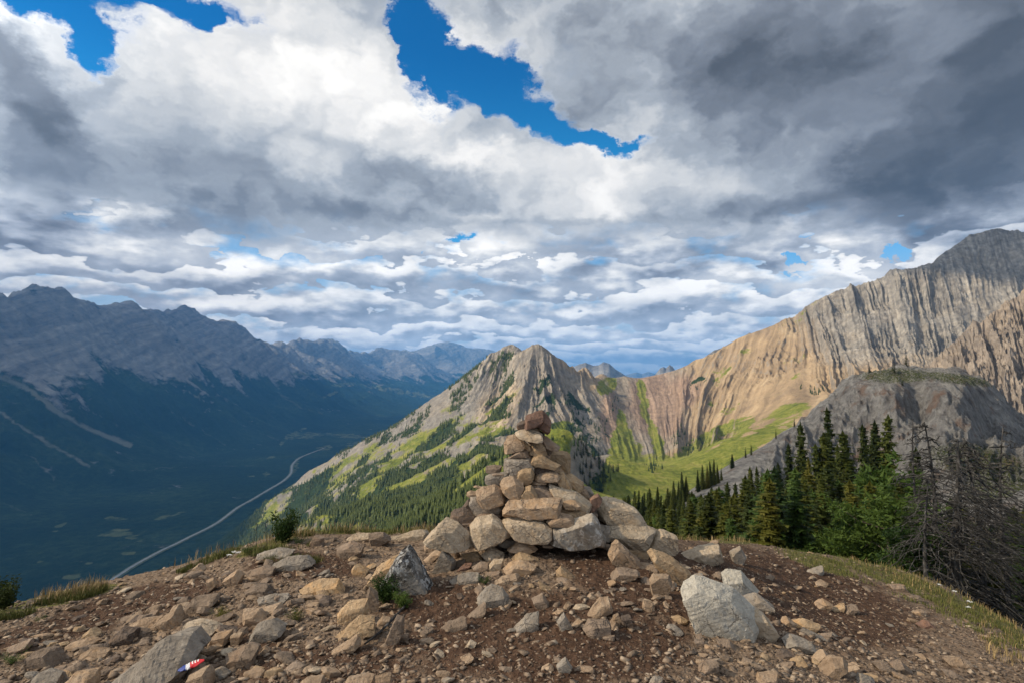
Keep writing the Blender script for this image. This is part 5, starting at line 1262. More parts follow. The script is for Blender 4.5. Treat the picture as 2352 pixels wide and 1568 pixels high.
M_dead = finish(m, g, g.ramp(g.noise(g.v('MULTIPLY', p, (1, 1, .3)), 14, 6, .65), [(.35, (.020, .019, .018)), (.55, (.06, .057, .054)), (.72, (.19, .18, .17))]), .9, None, .1)
def tube_into(V, Fc, pts, rads, n=5):
    off = sum(len(v) for v in V); P_ = np.array(pts, float); k = len(P_)
    T = np.gradient(P_, axis=0); T /= np.linalg.norm(T, axis=1)[:, None] + 1e-9
    ref = np.array([.31, .87, .38]); A = np.cross(T, ref); A /= np.linalg.norm(A, axis=1)[:, None] + 1e-9; B = np.cross(T, A)
    a = np.linspace(0, 2 * np.pi, n, endpoint=False)
    ring = P_[:, None] + (np.cos(a)[None, :, None] * A[:, None] + np.sin(a)[None, :, None] * B[:, None]) * np.array(rads)[:, None, None]
    V.append(ring.reshape(-1, 3)); Fc.append(grid_faces(k, n, True) + off)
def mesh_only(name, V, Fc, mat, smooth=False):
    o = make_mesh(name, np.concatenate(V) if isinstance(V, list) else V, np.concatenate(Fc) if isinstance(Fc, list) else Fc, mat, smooth)
    me = o.data; bpy.data.objects.remove(o); return me
def conifer(seed, H=10.0, wid=.17, whorls=34, nb=7, sp=9, mat=None, gap=.05, rag=.35):
    """returns trunk mesh and crown mesh of a spruce H metres tall, base at the origin"""
    r = np.random.RandomState(seed); VT = []; FT = []; lean = r.uniform(-.02, .02, 2)
    zs = np.linspace(0, 1, 9)
    ax = lambda t: np.array([lean[0] * H * t * t + .03 * math.sin(4 * t + seed), lean[1] * H * t * t, H * t])
    tube_into(VT, FT, [ax(t) for t in zs], [H * .013 * (1 - t * .93) for t in zs], 7)
    tris = []
    for w in range(whorls):
        t = gap + (1 - gap) * ((w + r.uniform(-.3, .3)) / whorls); t = min(max(t, .02), .995)
        env = wid * H * ((1 - t) ** .95) * (.55 + .45 * min(1, (t + .12) * 3)) + .03 * H * .4
        n = max(3, int(nb * (.6 + .6 * (1 - t)))); a0 = r.uniform(0, 6.28)
        for b in range(n):
            if r.rand() < .10: continue
            a = a0 + 6.283 * b / n + r.uniform(-.35, .35); L = env * r.uniform(1 - rag * 1.4, 1 + rag * .5)
            d = np.array([math.cos(a), math.sin(a), 0.0]); base = ax(t)
            if r.rand() < .6: tube_into(VT, FT, [base, base + d * L * .5 + [0, 0, -L * .12], base + d * L * .92 + [0, 0, -L * .14]], [H * .0022, H * .0015, H * .0006], 3)
            m_ = max(3, int(sp * (L / (wid * H)) ** .6) + 1); side = np.array([-d[1], d[0], 0])
            for i in range(m_):
                s = (i + .6) / m_; droop = -L * (.30 * s - .16 * s * s * s) * (1.2 - .9 * t)
                c = base + d * L * s + [0, 0, droop]
                sl = L * .34 * (1.1 - s * .75) + .012 * H
                for sg in (-1, 1):
                    tip = c + side * sg * sl * r.uniform(.6, 1.1) + d * sl * r.uniform(.3, .8) + [0, 0, r.uniform(-.35, .12) * sl]
                    w2 = sl * r.uniform(.30, .5) + .006 * H
                    tris.append([c - d * w2, c + d * w2 * .8 + [0, 0, r.uniform(-.15, .15) * sl], tip])
                    if r.rand() < .95:
                        tp2 = c + side * sg * sl * r.uniform(.1, .6) + [0, 0, -sl * r.uniform(.25, .6) - .012 * H] + d * sl * .3
                        tris.append([c - side * w2 * .7, c + side * w2 * .7, tp2])
            tipc = base + d * L * 1.0 + [0, 0, -L * (.14) * (1.2 - .9 * t)]
            tris.append([tipc - d * L * .25 + side * L * .05, tipc - d * L * .25 - side * L * .05, tipc + d * L * .05])
    # leading shoot
    for k in range(10):
        a = r.uniform(0, 6.28); q = ax(.955 + .004 * k); l = .012 * H
        tris.append([q + [l * math.cos(a), l * math.sin(a), -l], q - [l * math.cos(a), l * math.sin(a), l], ax(1.0) + [0, 0, l * .8]])
    T = np.array(tris); V = T.reshape(-1, 3); f = np.arange(len(V)).reshape(-1, 3)
    return mesh_only('trunk', VT, FT, M_bark, True), mesh_only('crown', V, f, mat)
def pine(seed, H=3.0, spread=.42, mat=None, n=26, tuft=34):
    """rounded open pine: bare lower stem, limbs carrying needle tufts"""
    r = np.random.RandomState(seed); VT = []; FT = []; tris = []
    ax = lambda t: np.array([.05 * H * math.sin(2.2 * t + seed), .04 * H * math.sin(3 * t), H * .92 * t])
    tube_into(VT, FT, [ax(t) for t in np.linspace(0, 1, 8)], [H * .02 * (1 - t * .85) for t in np.linspace(0, 1, 8)], 6)
    for b in range(n):
        t = r.uniform(.28, 1.0); a = r.uniform(0, 6.28); L = spread * H * (math.sin(math.pi * min(1, (t - .1) * .95)) ** .6 * .9 + .15) * r.uniform(.6, 1.1)
        d = np.array([math.cos(a), math.sin(a), r.uniform(-.05, .55)]); base = ax(t * .95)
        mid = base + d * L * .55 + [0, 0, -.04 * L]; tip = base + d * L + [0, 0, .1 * L]
        tube_into(VT, FT, [base, mid, tip], [H * .007, H * .004, H * .002], 4)
        for k in range(7):
            q = base + (tip - base) * (.35 + .65 * k / 6) + r.normal(0, .05 * H, 3) * [1, 1, .6]
            for j in range(tuft):
                v = r.normal(0, 1, 3); v[2] = v[2] * .7 + .25; v /= np.linalg.norm(v); l = H * r.uniform(.022, .055)
                s = np.cross(v, r.normal(0, 1, 3)); s /= np.linalg.norm(s) + 1e-6; o = q + v * H * .008 + r.normal(0, .022 * H, 3)
                tris.append([o - s * l * .16, o + s * l * .16, o + v * l])
    T = np.array(tris); V = T.reshape(-1, 3)
    return mesh_only('trunk', VT, FT, M_bark, True), mesh_only('crown', V, np.arange(len(V)).reshape(-1, 3), mat)
def dead_tree(seed, H=4.0, nbr=60, droop=.6, length=.38, sub=7, thick=.022, top=1.0):
    r = np.random.RandomState(seed); VT = []; FT = []; VB = []; FB = []
    bend = r.uniform(-.05, .05, 2)
    ax = lambda t: np.array([bend[0] * H * t + .02 * H * math.sin(5 * t + seed), bend[1] * H * t, H * t])
    ts = np.linspace(0, top, 12)
    tube_into(VT, FT, [ax(t) for t in ts], [H * thick * (1 - .92 * t) + min(.004, .002 * H) for t in ts], 8)
    for b in range(nbr):
        t = r.uniform(.08, .99) ** .9; a = r.uniform(0, 6.28); L = H * length * (1.05 - t) ** .7 * r.uniform(.4, 1.15)
        d = np.array([math.cos(a), math.sin(a), 0]); up = r.uniform(-.1, .35)
        pts = [ax(t) + d * L * s + np.array([0, 0, L * (up * s - droop * s * s)]) + r.normal(0, .012 * H, 3) * s for s in np.linspace(0, 1, 7)]
        tube_into(VB, FB, pts, [H * .0042 * (1 - .8 * s) + .0012 for s in np.linspace(0, 1, 7)], 4)
        for k in range(sub):
            i = r.randint(1, 6); q = pts[i]; sd_ = np.array([-d[1], d[0], 0]) * r.choice([-1, 1]); l = L * r.uniform(.15, .42)
            e = [q, q + (d * .5 + sd_ * .6) * l * .5 + [0, 0, -l * .12], q + (d * .8 + sd_ * .9) * l + [0, 0, -l * r.uniform(.1, .5)]]
            tube_into(VB, FB, e, [H * .0018, H * .0012, H * .0006], 3)
    return mesh_only('trunk', VT, FT, M_dead, True), mesh_only('branches', VB, FB, M_dead)
def plant(name, meshes, loc, s=1.0, rz=0.0, label='', cat='tree', group=None, kids=('trunk', 'crown')):
    e = bpy.data.objects.new(name, None); COL.objects.link(e); e.location = loc; e.scale = (s, s, s) if np.isscalar(s) else s; e.rotation_euler = (0, 0, rz)
    for nm, me in zip(kids, meshes):
        c = bpy.data.objects.new(nm, me); COL.objects.link(c); c.parent = e
    return tagt(e, label, cat, group)

tall = [conifer(11, 10, .13, 64, 9, 7, ML_dark), conifer(12, 10, .15, 60, 9, 7, ML_dark, rag=.45), conifer(13, 10, .115, 66, 8, 7, ML_dark, rag=.4), conifer(14, 10, .16, 58, 9, 7, ML_olive)]
young = [conifer(21, 10, .20, 50, 10, 9, ML_olive), conifer(22, 10, .23, 46, 10, 9, ML_mid), conifer(23, 10, .17, 52, 10, 9, ML_olive, rag=.45), conifer(24, 10, .21, 48, 10, 9, ML_dark, rag=.45)]
low = [conifer(31, 10, .19, 26, 7, 3, ML_dark), conifer(32, 10, .16, 28, 7, 3, ML_dark)]
def c6(x, y): return 1505.3 + .36 * x, 922 + .36 * y
def hz(X, Y): return float(H_near(np.array([X]), np.array([Y]))[0])
tr = random.Random(4)
def place_top(px, py, Y, protos, label, group=None, name='spruce_tree', w=1.0, minh=.5):
    """stand a tree on the hillside at distance Y so that its tip reaches the given height"""
    p = at(px, py, Y); z = hz(p.x, Y); H = max(p.z - z, minh)
    k = tr.randrange(len(protos)); s = H / 10.0
    return plant(name, protos[k], (p.x, Y, z - .02 * H), (s * w * tr.uniform(.9, 1.15), s * w * tr.uniform(.9, 1.15), s), tr.uniform(0, 6.28), label, 'spruce tree', group)
G1 = 'dark spruces standing tall on the hillside right of the cairn'
ST = [(1455,60,58,1.1,'tallest dark spruce at the right end of the tall spruce row'),(1410,95,60,1.0,'dark spruce just left of the tallest one in the row'),(1365,150,62,.9,'slim dark spruce left of the tallest pair'),(1340,125,66,.9,'slim spruce behind the tall pair'),
      (1230,165,58,1.2,'broad dark spruce standing left of the tallest group'),(1105,15,62,.9,'thin spired spruce rising highest in the middle of the row'),(1085,180,55,1.2,'broad dark spruce below the thin spired one'),(1040,250,55,1.1,'dark spruce at the left side of the middle clump'),
      (935,105,58,1.0,'tall slim spruce standing alone left of the middle clump'),(855,250,60,.9,'slim spruce left of the lone tall one'),(780,370,58,1.0,'narrow spruce against the grey scree'),(1160,250,60,.8,'small slim spruce in the gap of the row'),(965,340,50,.9,'slim spruce in front of the middle clump'),
      (615,400,62,.9,'narrow spruce near the left of the scree slope'),(655,400,66,.8,'thin spruce next to a narrow one on the scree slope'),(690,450,62,.8,'small thin spruce on the scree slope'),(715,460,64,.8,'thin spruce right of a small one on the scree slope'),(450,500,70,1.1,'bushy spruce below the scree spur'),
      (515,500,72,.9,'slim spruce right of the bushy one below the spur'),(350,530,76,1.0,'slim spruce low on the scree spur'),(240,560,80,1.3,'broad spruce low on the scree spur'),(175,600,84,1.0,'small spruce at the low end of the scree spur'),(385,580,66,.9,'small spruce before the scree spur'),(1635,270,40,1.2,'dark spruce between the dead trees and the tall row')]
for x, y, Y, w, lab in ST:
    px, py = c6(x, y); place_top(px, py, Y, tall, lab, G1, w=w)
G2 = 'spruces standing on the far side of the scree spur'
for x, y, Y, w, lab in [(490,330,196,1.5,'broad spruce alone on the crest of the scree spur'),(575,305,205,.7,'thin spruce on the crest of the scree spur'),(612,338,206,.8,'small spruce right of the thin one on the spur crest'),(370,360,172,1.0,'pointed spruce in the clump left of the lone crest spruce'),(350,372,172,1.0,'spruce at the left shoulder of the crest clump'),(395,395,176,1.1,'spruce at the right shoulder of the crest clump'),
      (330,400,170,1.0,'middle spruce of the crest clump'),(300,395,168,1.1,'dense spruce at the left end of the crest clump'),(270,430,165,1.0,'low spruce at the foot of the crest clump'),(420,425,180,.9,'small spruce right of the crest clump'),(170,440,158,1.2,'pointed spruce near the low end of the spur'),(195,470,158,1.1,'spruce right of the pointed one near the low end of the spur'),(145,500,154,1.0,'spruce left of the pointed one near the low end of the spur'),
      (115,500,154,1.2,'dark spruce left of the spur foot clump'),(95,560,150,1.0,'low spruce at the spur foot'),(770,238,222,.7,'tiny spruce high on the spur edge'),(885,100,246,.8,'small spruce on the rim of the grey dome')]:
    px, py = c6(x, y); p = at(px, py, Y); place_top(px, py, Y, tall, lab, G2, w=w, minh=4)
# spruces down the slope left of the spur
lab = 'dark spruce in the row below the green basin right of the cairn'
for i in range(30):
    px = 1405 + i * 6.2 + tr.uniform(-3, 3); py = 1128 + 9 * math.sin(i * 1.7) + tr.uniform(-14, 18) + (18 if i < 5 else 0)
    place_top(px, py, tr.uniform(95, 140), tall, lab, 'dark spruces in the row below the green basin', w=1.1, minh=3)
# the dense front stand
def topline(px):
    return np.interp(px, [1430, 1500, 1560, 1620, 1700, 1780, 1860, 1950, 2050, 2150, 2352], [1172, 1166, 1150, 1128, 1098, 1075, 1072, 1072, 1095, 1125, 1150])
lab2 = 'young olive green spruce in the dense stand beyond the right brow'
for i in range(120):
    px = 1440 + (i + tr.random()) / 120 * 660; Y = tr.uniform(17, 44) * (1.25 if px < 1600 else 1)
    t0 = topline(px); py = t0 + tr.uniform(-14, 70) * (30 / Y) ** .4
    place_top(px, py, Y, young if tr.random() < .75 else tall, lab2, 'young spruces in the dense stand beyond the right brow', w=1.3 if px > 1560 else 1.1, minh=1.2)
for i in range(36):
    px = 2075 + i * 8.6; Y = tr.uniform(15.5, 30); place_top(px, tr.uniform(1130, 1230), Y, young[1:], 'shaded spruce behind the dead trees at the right edge', 'shaded spruces behind the dead trees', minh=1.2)
# spruces on the dome top and knoll
for px, py, Y, h, lab in [(2082,852,262,5.5,'bushy dark spruce on the top of the grey dome'),(2055,872,258,4.5,'smaller spruce left of the bushy one on the dome top'),(2050,860,262,2.6,'tiny spruce on the dome skyline'),(1998,888,255,3,'tiny spruce low on the dome top'),(2075,950,235,2.5,'tiny spruce on the dome face')]:
    p = at(px, py, Y); X, Yg = p.x, Y; z = hz(X, Y); s = h / 10
    plant('spruce_tree', low[0], (X, Y, z - .1), (s * 1.6, s * 1.6, s), tr.uniform(0, 6), lab, 'spruce tree')
def mz(X, Y): return H_massif(np.atleast_1d(np.asarray(X, float)), np.atleast_1d(np.asarray(Y, float)))
kx = []; 
for i in range(70):
    if i < 46: px, Y = tr.uniform(1318, 1392), tr.uniform(590, 650)
    else: px, Y = tr.uniform(1375, 1420), tr.uniform(620, 760)
    u, _ = ray(px, 1000); kx.append((u * Y, Y, tr.uniform(7, 13)))
kz = mz([a[0] for a in kx], [a[1] for a in kx])
for (X, Y, h), z in zip(kx, kz):
    s = h / 10; plant('spruce_tree', low[tr.randrange(2)], (X, Y, z - .2), (s, s, s), 0, 'small dark spruce on the shaded side of the grassy knoll behind the cairn', 'spruce tree', 'small spruces on the shaded side of the grassy knoll')
# forest: mass of tiny trees on the mountain flanks, one object
fr = np.random.RandomState(9)
def forest(name, X, Y, Z, hmin, hmax, mat, label):
    n = len(X); k = 5; V = np.zeros((n, 3 * (k + 1), 3)); Fi = []
    h = fr.uniform(hmin, hmax, n); w = h * fr.uniform(.15, .24, n); a0 = fr.uniform(0, 6.28, n)
    for lv in range(3):
        zb = [0.0, .30, .58][lv]; ww = [1.0, .74, .45][lv]; zt = [.55, .80, 1.0][lv]
        for j in range(k):
            a = a0 + 6.283 * j / k + lv * .6; rr_ = w * ww * fr.uniform(.7, 1.25, n)
            V[:, lv * 6 + j] = np.stack([X + np.cos(a) * rr_, Y + np.sin(a) * rr_, Z + h * (zb + fr.uniform(-.04, .04, n))], 1)
            Fi.append([lv * 6 + j, lv * 6 + (j + 1) % k, lv * 6 + k])
        V[:, lv * 6 + k] = np.stack([X, Y, Z + h * zt], 1)
    Fi = np.array(Fi); Fa = (Fi[None] + (np.arange(n) * 18)[:, None, None]).reshape(-1, 3)
    o = make_mesh(name, V.reshape(-1, 3), Fa, mat, False); o['kind'] = 'stuff'; o['label'] = label; o['category'] = 'forest'
ML_far = leaf_mat('far spruce needles', (.020, .036, .010), (.045, .068, .016), (.08, .10, .026), .1)
# candidates over the flank
N = 90000
px = fr.uniform(560, 1180, N); Yc = np.exp(fr.uniform(math.log(420), math.log(2100), N)); u = (px - CX) / F / 1.0
Xc = u * Yc; Zc = H_massif(Xc, Yc)
ppx, ppy = project(Xc, Yc, Zc)
dn = sst(-0.06, 0.16, fbm(Xc / 130, Yc / 130, 4, 221) + .14 * fbm(Xc / 30, Yc / 30, 4, 205) + 0.24 * sst(1000, 1230, ppy)) * sst(-.1, .25, fbm(Xc / 45, Yc / 45, 3, 701) + .12)
dn = dn * (1 - sst(1120, 1200, ppx + .55 * (ppy - 1040))) * sst(850, 930, ppy + .45 * (ppx - 900)) * (Zc < 70)
dn = np.clip(dn, 0, 1) * np.clip((Yc / 1200) ** 1.0, .12, 1)
kp = fr.rand(N) < dn
forest('forest', Xc[kp], Yc[kp], Zc[kp] - .5, 7, 15, ML_far, 'patches of dark spruce forest down the green flank left of the cairn')
print('TIME forest', kp.sum())
N = 9000
px = fr.uniform(1240, 1900, N); Yc = fr.uniform(600, 1900, N); Xc = (px - CX) / F * Yc; Zc = H_massif(Xc, Yc); ppx, ppy = project(Xc, Yc, Zc)
dn = ell(ppx, ppy, [(1250,960,30,50,-30),(1335,1000,34,40,50),(1300,930,24,40,-30),(1372,1000,22,50,10),(1605,882,24,10,-20),(1590,1020,26,14,-20),(1495,1078,18,10,0),(1880,900,26,10,-20),(1560,1000,16,24,20),(1850,890,16,6,0),(1410,930,10,18,0)], .5) * sst(-.1, .1, fbm(Xc / 30, Yc / 30, 3, 703))
kp = fr.rand(N) < dn * .8
forest('forest', Xc[kp], Yc[kp], Zc[kp] - .5, 6, 12, ML_far, 'thin scatter of dark spruces on the rocky slopes round the basin')

# ---- dead trees and the pines at the right
GD = 'dead grey trees at the right edge'
for px, pyt, Y, dt, lab in [(2185,1000,13.0,dict(seed=41,nbr=120,droop=.75,length=.42,thick=.042),'thickest dead grey tree with a bare trunk at the right edge'),
        (2145,965,14.0,dict(seed=42,nbr=90,droop=.4,length=.34,thick=.018),'dead tree with a forked bare top left of the thickest one'),
        (2245,1000,13.6,dict(seed=43,nbr=130,droop=.8,length=.46,thick=.018),'dead tree with drooping brown twigs right of the thickest one'),
        (2075,955,17.0,dict(seed=44,nbr=60,droop=.3,length=.2,thick=.012),'thin dead snag rising left of the dead trees'),
        (2283,975,15.0,dict(seed=45,nbr=70,droop=.3,length=.25,thick=.014),'thin dead tree nearest the right edge'),
        (2120,1090,12.6,dict(seed=46,nbr=80,droop=.9,length=.45,thick=.02),'short broken dead tree left of the thick trunk')]:
    H = 0; p = at(px, pyt, Y); z = hz(p.x, Y); H = p.z - z
    plant('dead_tree', dead_tree(H=H, **dt), (p.x, Y, z - .05), 1.0, 0, lab, 'dead tree', GD, ('trunk', 'branches'))
# fallen tangle of dead branches sweeping down right
r = np.random.RandomState(8); VB = []; FB = []
o0 = at(2215, 1180, 12.2)
for i in range(95):
    s0 = np.array([o0.x + r.uniform(-.5, .7), 12.2 + r.uniform(-.6, .8), o0.z + r.uniform(-.9, .6)]); a = r.uniform(-.9, .5); L = r.uniform(.6, 1.7)
    d = np.array([math.cos(a), math.sin(a) * .5 - .15, r.uniform(-.35, .1)])
    pts = [s0 + d * L * s + np.array([0, 0, -L * .45 * s * s]) + r.normal(0, .02, 3) for s in np.linspace(0, 1, 7)]
    tube_into(VB, FB, pts, [.010 * (1 - .8 * s) + .0018 for s in np.linspace(0, 1, 7)], 4)
    for k in range(7):
        q = pts[r.randint(1, 6)]; e = q + (d + r.normal(0, .5, 3)) * L * .22
        tube_into(VB, FB, [q, (q + e) / 2 + [0, 0, .01], e], [.004, .003, .0012], 3)
o = make_mesh('dead_branches', np.concatenate(VB), np.concatenate(FB), M_dead, False)
tagt(o, 'tangle of bare grey branches sweeping down at the right edge', 'dead branches')
for px, pyt, Y, sp, sd_, lab in [(2030,1122,15.5,.30,51,'rounded bright green pine beyond the right brow'),(2095,1200,13.5,.24,52,'small bright green pine on a bare pale stem near the dead trees'),(1980,1165,17.5,.17,53,'leafy green pine left of the rounded bright one'),(2060,1062,26,.16,54,'yellow green pine top among the tall spruces'),(1925,1205,16.5,.3,55,'low green pine at the brow left of the rounded one')]:
    p = at(px, pyt, Y); z = hz(p.x, Y); H = p.z - z
    plant('pine_tree', pine(sd_, H, sp, ML_bright, 30, 36), (p.x, Y, z - .05), 1.0, 0, lab, 'pine tree')
# ---- shrubs on the brow
def bush(name, px, py, w, h, mat, label, seed, n=900, cat='shrub', Yoff=0.0, spiky=0.0):
    r = np.random.RandomState(seed); X, Y, Z = ground_hit(px, py); k = Y / F; w *= k; h *= k; tris = []; VT = []; FT = []
    ns = 12
    for s in range(ns):
        a = r.uniform(0, 6.28); tip = np.array([math.cos(a) * w * .5 * r.uniform(.2, 1), math.sin(a) * w * .4 * r.uniform(.2, 1), h * r.uniform(.45, 1.0)])
        tube_into(VT, FT, [np.zeros(3), tip * .5 + [0, 0, .05 * h], tip], [h * .012, h * .008, h * .003], 4)
        for j in range(n // ns):
            t = r.uniform(.25, 1.02); q = tip * t + r.normal(0, .07, 3) * [w, w, h]; q[2] = abs(q[2])
            v = r.normal(0, 1, 3); v[2] = abs(v[2]) * .6 + spiky; v /= np.linalg.norm(v); l = h * r.uniform(.06, .12); s_ = np.cross(v, r.normal(0, 1, 3)); s_ /= np.linalg.norm(s_)
            tris.append([q - s_ * l * .22, q + s_ * l * .22, q + v * l])
    T = np.array(tris); e = bpy.data.objects.new(name, None); COL.objects.link(e); e.location = (X, Y + Yoff, Z - .01)
    V = T.reshape(-1, 3)
    for nm, me in (('stems', mesh_only('stems', VT, FT, M_bark)), ('foliage', mesh_only('foliage', V, np.arange(len(V)).reshape(-1, 3), mat))):
        c = bpy.data.objects.new(nm, me); COL.objects.link(c); c.parent = e
    tagt(e, label, cat)
bush('shrub', 648, 1245, 80, 72, ML_bright, 'bright green young fir shrub on the left brow', 61, 2200, spiky=.5)
bush('shrub', 570, 1268, 60, 24, ML_mid, 'low green shrub below a bare twig on the left brow', 62, 900)
bush('shrub', 690, 1248, 44, 24, ML_mid, 'small dark green shrub beside the young fir', 63, 700)
bush('shrub', 10, 1400, 90, 74, ML_dark, 'dark juniper bush at the left edge', 64, 2400)
bush('ground_plant', 884, 1382, 60, 62, ML_mid, 'green mat plant hugging the left side of the lichen boulder', 65, 2600, 'plant')
bush('ground_plant', 925, 1396, 60, 40, ML_mid, 'green mat plant in front of the lichen boulder', 66, 2000, 'plant')
bush('ground_plant', 1113, 1338, 36, 20, ML_bright, 'small bright green tuft in front of the cairn', 67, 900, 'plant', spiky=.6)
bush('ground_plant', 1650, 1280, 26, 18, ML_mid, 'small green tuft by the long squared pale block', 68, 500, 'plant')
bush('ground_plant', 505, 1420, 60, 26, ML_olive, 'dull green tuft beside the off white stone', 69, 900, 'plant', spiky=.5)
bush('ground_plant', 675, 1425, 50, 30, ML_olive, 'reddish green low plant left of the bare dirt', 70, 800, 'plant')
bush('ground_plant', 618, 1292, 50, 24, ML_olive, 'dull tuft beside the blue grey rock below the brow', 71, 700, 'plant')
bush('ground_plant', 90, 1424, 40, 16, ML_mid, 'small dark green tuft on the left slope', 72, 500, 'plant')
bush('ground_plant', 30, 1520, 60, 30, ML_mid, 'dark green tuft low at the left edge', 73, 700, 'plant')
# bare twigs on the brow
for px, py, h, sd_, lab in [(588, 1262, 60, 1, 'bare pale twig standing on the left brow'), (612, 1256, 66, 2, 'thin bare twig beside the young fir shrub')]:
    X, Y, Z = ground_hit(px, py); H = h * Y / F
    me = dead_tree(80 + sd_, H, 7, -.6, .4, 2, .009)
    plant('dry_twig', me, (X, Y, Z), 1, 0, lab, 'twig', None, ('stem', 'branches'))
# fallen dry stick in the dirt
VB = []; FB = []; pts = []
for a, b in [(838, 1488), (870, 1462), (900, 1432), (925, 1404), (945, 1380)]:
    X, Y, Z = ground_hit(a, b); pts.append((X, Y, Z + .02))
tube_into(VB, FB, pts, [.005, .007, .008, .007, .004], 6)
tagt(make_mesh('dry_stick', np.concatenate(VB), np.concatenate(FB), M_dead, True), 'fallen dry stick lying on the dirt below the green mat plant', 'stick')

# ---- grasses
def grass_mat(name, a, b, c):
    m, g = mat_new(name); p = posn(g)
    f = g.noise(p, 40, 4, .7)
    return finish(m, g, g.ramp(f, [(.3, a), (.5, b), (.7, c)]), .8)
MG_dry = grass_mat('dry straw grass', (.13, .10, .04), (.30, .215, .10), (.42, .32, .17))
MG_green = grass_mat('short green grass', (.05, .06, .016), (.11, .12, .03), (.20, .17, .06))
def blades(name, regs, n, hmin, hmax, mat, label, lean=.5):
    r = np.random.RandomState(hash_(name + label)); T = []
    px = []; py = []
    for cx, cy, rx, ry, rot, w in regs:
        k = int(n * w); a = r.uniform(0, 6.28, k); q = np.sqrt(r.rand(k)); x = np.cos(a) * q * rx; y = np.sin(a) * q * ry; c = math.cos(R(rot)); s = math.sin(R(rot))
        px.append(cx + x * c - y * s); py.append(cy + x * s + y * c)
    px = np.concatenate(px); py = np.concatenate(py)
    u, v = ray(px, py); Y = np.clip(-1.45 / np.minimum(v, -.2), 2, 9)
    for _ in range(6): Y = np.clip((H_near(u * Y, Y) - EYE) / v, 2.2, 9.0)
    X = u * Y; Z = H_near(X, Y)
    m = len(X); cl = fbm(X * 3, Y * 3, 3, 801); kp = r.rand(m) < sst(-.25, .15, cl); X, Y, Z = X[kp], Y[kp], Z[kp]; m = len(X)
    a = r.uniform(0, 6.28, m); h = r.uniform(hmin, hmax, m); w = .0016 + .0012 * r.rand(m); ln = r.uniform(0, lean, m) * h
    d = np.stack([np.cos(a), np.sin(a)], 1); sdv = np.stack([-d[:, 1], d[:, 0]], 1)
    b = np.stack([X, Y], 1)
    V = np.zeros((m, 5, 3))
    V[:, 0, :2] = b - sdv * w[:, None]; V[:, 1, :2] = b + sdv * w[:, None]; V[:, 2, :2] = b + sdv * w[:, None] * .8 + d * ln[:, None] * .35; V[:, 3, :2] = b - sdv * w[:, None] * .8 + d * ln[:, None] * .35; V[:, 4, :2] = b + d * ln[:, None]
    V[:, 0, 2] = V[:, 1, 2] = Z - .005; V[:, 2, 2] = V[:, 3, 2] = Z + h * .6; V[:, 4, 2] = Z + h * np.sqrt(np.clip(1 - (ln / h) ** 2 * .5, .2, 1))
    f = np.array([[0, 1, 2], [0, 2, 3], [3, 2, 4]]); Fa = (f[None] + (np.arange(m) * 5)[:, None, None]).reshape(-1, 3)
    o = make_mesh(name, V.reshape(-1, 3), Fa, mat, False); o['kind'] = 'stuff'; o['label'] = label; o['category'] = 'grass'
def hash_(s): return sum(ord(c) * (i + 1) for i, c in enumerate(s)) % 100000
blades('grass', [(2080,1340,210,34,20,.45),(1880,1290,110,20,18,.1),(2290,1440,110,40,35,.3),(2200,1400,160,30,30,.25)], 9500, .012, .05, MG_green, 'short green grass along the right brow')
blades('grass', [(2150,1345,210,26,20,.5),(1640,1234,90,6,3,.25),(2310,1470,70,50,35,.3)], 1500, .03, .09, MG_dry, 'dry straw coloured grass along the right brow', .6)
blades('grass', [(160,1368,95,14,-14,.35),(760,1222,110,10,-4,.35),(960,1220,60,8,0,.15),(470,1283,90,8,-20,.12),(610,1248,60,8,-20,.1)], 1900, .04, .13, MG_dry, 'dry straw coloured grass along the left brow', .6)
blades('grass', [(160,1374,90,10,-14,.3),(820,1222,150,8,-2,.3),(480,1288,80,8,-20,.2),(30,1408,60,14,-10,.15),(690,1290,60,12,-10,.1),(640,1262,90,8,-10,.1)], 14000, .015, .06, MG_green, 'short green grass along the left brow')
# white yarrow flowers
m, g = mat_new('white petals'); M_pet = finish(m, g, (.75, .75, .72), .8)
def flower(px, py, h, label):
    X, Y, Z = ground_hit(px, py + h); H = h * Y / F; V1 = []; F1 = []
    tube_into(V1, F1, [(0, 0, 0), (.01, 0, H * .5), (.015, 0, H)], [.0025, .002, .0015], 5)
    r = np.random.RandomState(int(px)); T = []
    for i in range(26):
        a = r.uniform(0, 6.28); q = r.uniform(0, .022); c = np.array([.015 + math.cos(a) * q, math.sin(a) * q, H + r.uniform(-.003, .005)]); s = .006
        for k in range(4):
            a1 = 6.283 * k / 4 + r.uniform(0, 1); T.append([c, c + [math.cos(a1) * s, math.sin(a1) * s, .002], c + [math.cos(a1 + .9) * s, math.sin(a1 + .9) * s, .002]])
    V2 = np.array(T).reshape(-1, 3)
    plant('white_flower', (mesh_only('stem', V1, F1, MG_green), mesh_only('bloom', V2, np.arange(len(V2)).reshape(-1, 3), M_pet)), (X, Y, Z), 1, 0, label, 'flower', 'white flowers', ('stem', 'bloom'))
for px, py, h, lab in [(2156,1343,16,'white flower farthest up the right brow grass'),(2190,1358,16,'white flower second down the right brow grass'),(2224,1382,22,'white flower just above its lower neighbour in the right grass'),(2221,1394,14,'lowest white flower in the right brow grass'),(522,1275,12,'white flower at the left of the three on the left brow'),(533,1268,12,'white flower in the middle of the left brow three'),(543,1270,12,'white flower at the right of the left brow three')]:
    flower(px, py, h, lab)

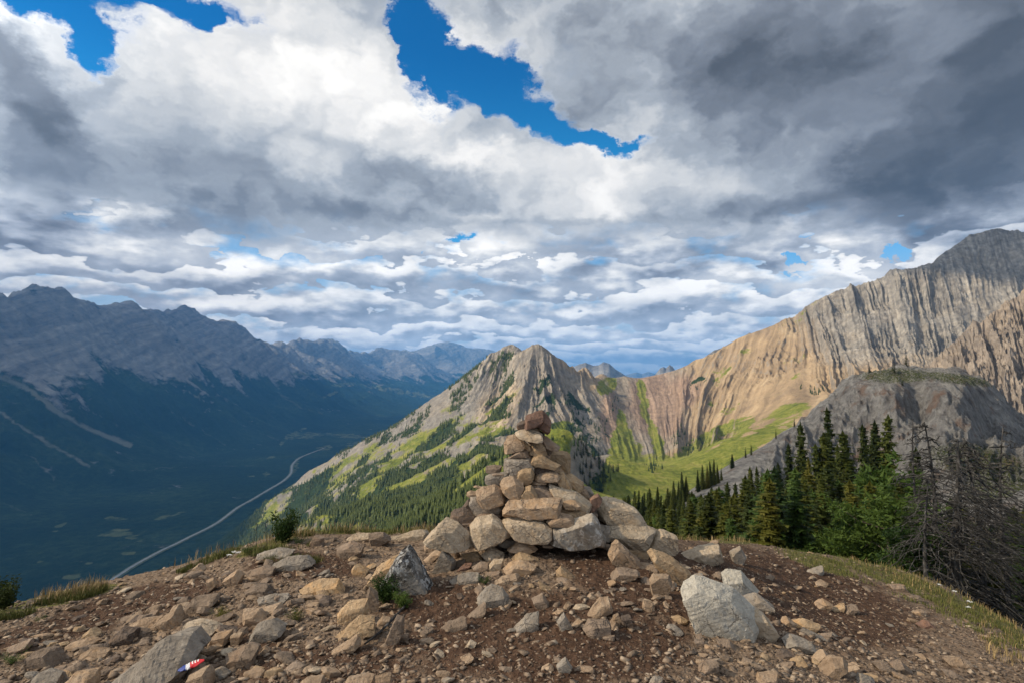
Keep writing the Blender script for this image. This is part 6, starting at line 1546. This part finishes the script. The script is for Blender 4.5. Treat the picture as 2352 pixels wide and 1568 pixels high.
# ---- the dropped snack wrapper
bpy.context.view_layer.update()
_dg = bpy.context.evaluated_depsgraph_get(); _u, _v = ray(440, 1522)
_hit, _loc, _n, _i, _o, _mt = S.ray_cast(_dg, Vector((0, 0, EYE)), Vector((_u, 1, _v)).normalized())
X, Y, Z = _loc
X -= _u * .07; Y -= .07
def puff(name, x0, x1, mat, wid, ht):
    n, k = 14, 20; V = []; 
    for i in range(n):
        t = i / (n - 1); x = x0 + (x1 - x0) * t
        for j in range(k):
            a = 6.283 * j / k; tt_ = (x + .075) / .15
            e = max(.04, math.sin(math.pi * min(max(tt_, .02), .98)) ** .45)
            V.append((x, math.cos(a) * wid * e * (1 + .16 * math.sin(9 * t + j)), math.sin(a) * ht * e * (1 + .25 * math.sin(7 * t + 2 * j)) + ht))
    Fq = grid_faces(n, k, True)
    V = np.array(V); caps = []
    return mesh_only(name, V, Fq, mat, True)
def plain(name, c, rough=.35):
    m, g = mat_new(name); return finish(m, g, c, rough + .15, bump(g, g.noise(posn(g), 60, 3, .5), .4, .003), .5)
e = bpy.data.objects.new('snack_wrapper', None); COL.objects.link(e); e.location = (X, Y, Z + .02); e.rotation_euler = (R(18), R(-14), R(24)); e.scale = (.8, .78, .42)
tagt(e, 'crumpled red, white and blue snack wrapper on the rocks at lower left', 'wrapper')
for nm, x0, x1, mt in [('red_end', -.005, .075, plain('red foil', (.55, .012, .018))), ('blue_end', -.075, -.03, plain('blue foil', (.02, .05, .25))), ('white_band', -.03, -.005, plain('white foil', (.6, .6, .62)))]:
    c = bpy.data.objects.new(nm, puff(nm, x0, x1, mt, .026, .014)); COL.objects.link(c); c.parent = e
MW = plain('white print', (.75, .72, .70), .5)
for k, x in enumerate((.012, .028, .044)):
    V = []
    for j in range(9):
        a = 1.0 + 1.5 * j / 8
        for dx in (-.004, .004):
            tt_ = (x + dx + .075) / .15; ee = math.sin(math.pi * tt_) ** .45
            V.append((x + dx + .004 * math.cos(a * 2), -math.cos(a + .5) * .0272 * ee * 1.06, math.sin(a + .2) * .0146 * ee * 1.12 + .014))
    Fq = np.array([[2 * j, 2 * j + 1, 2 * j + 3, 2 * j + 2] for j in range(8)])
    c = bpy.data.objects.new('white_stripe', mesh_only('white_stripe', np.array(V), Fq, MW)); COL.objects.link(c); c.parent = e
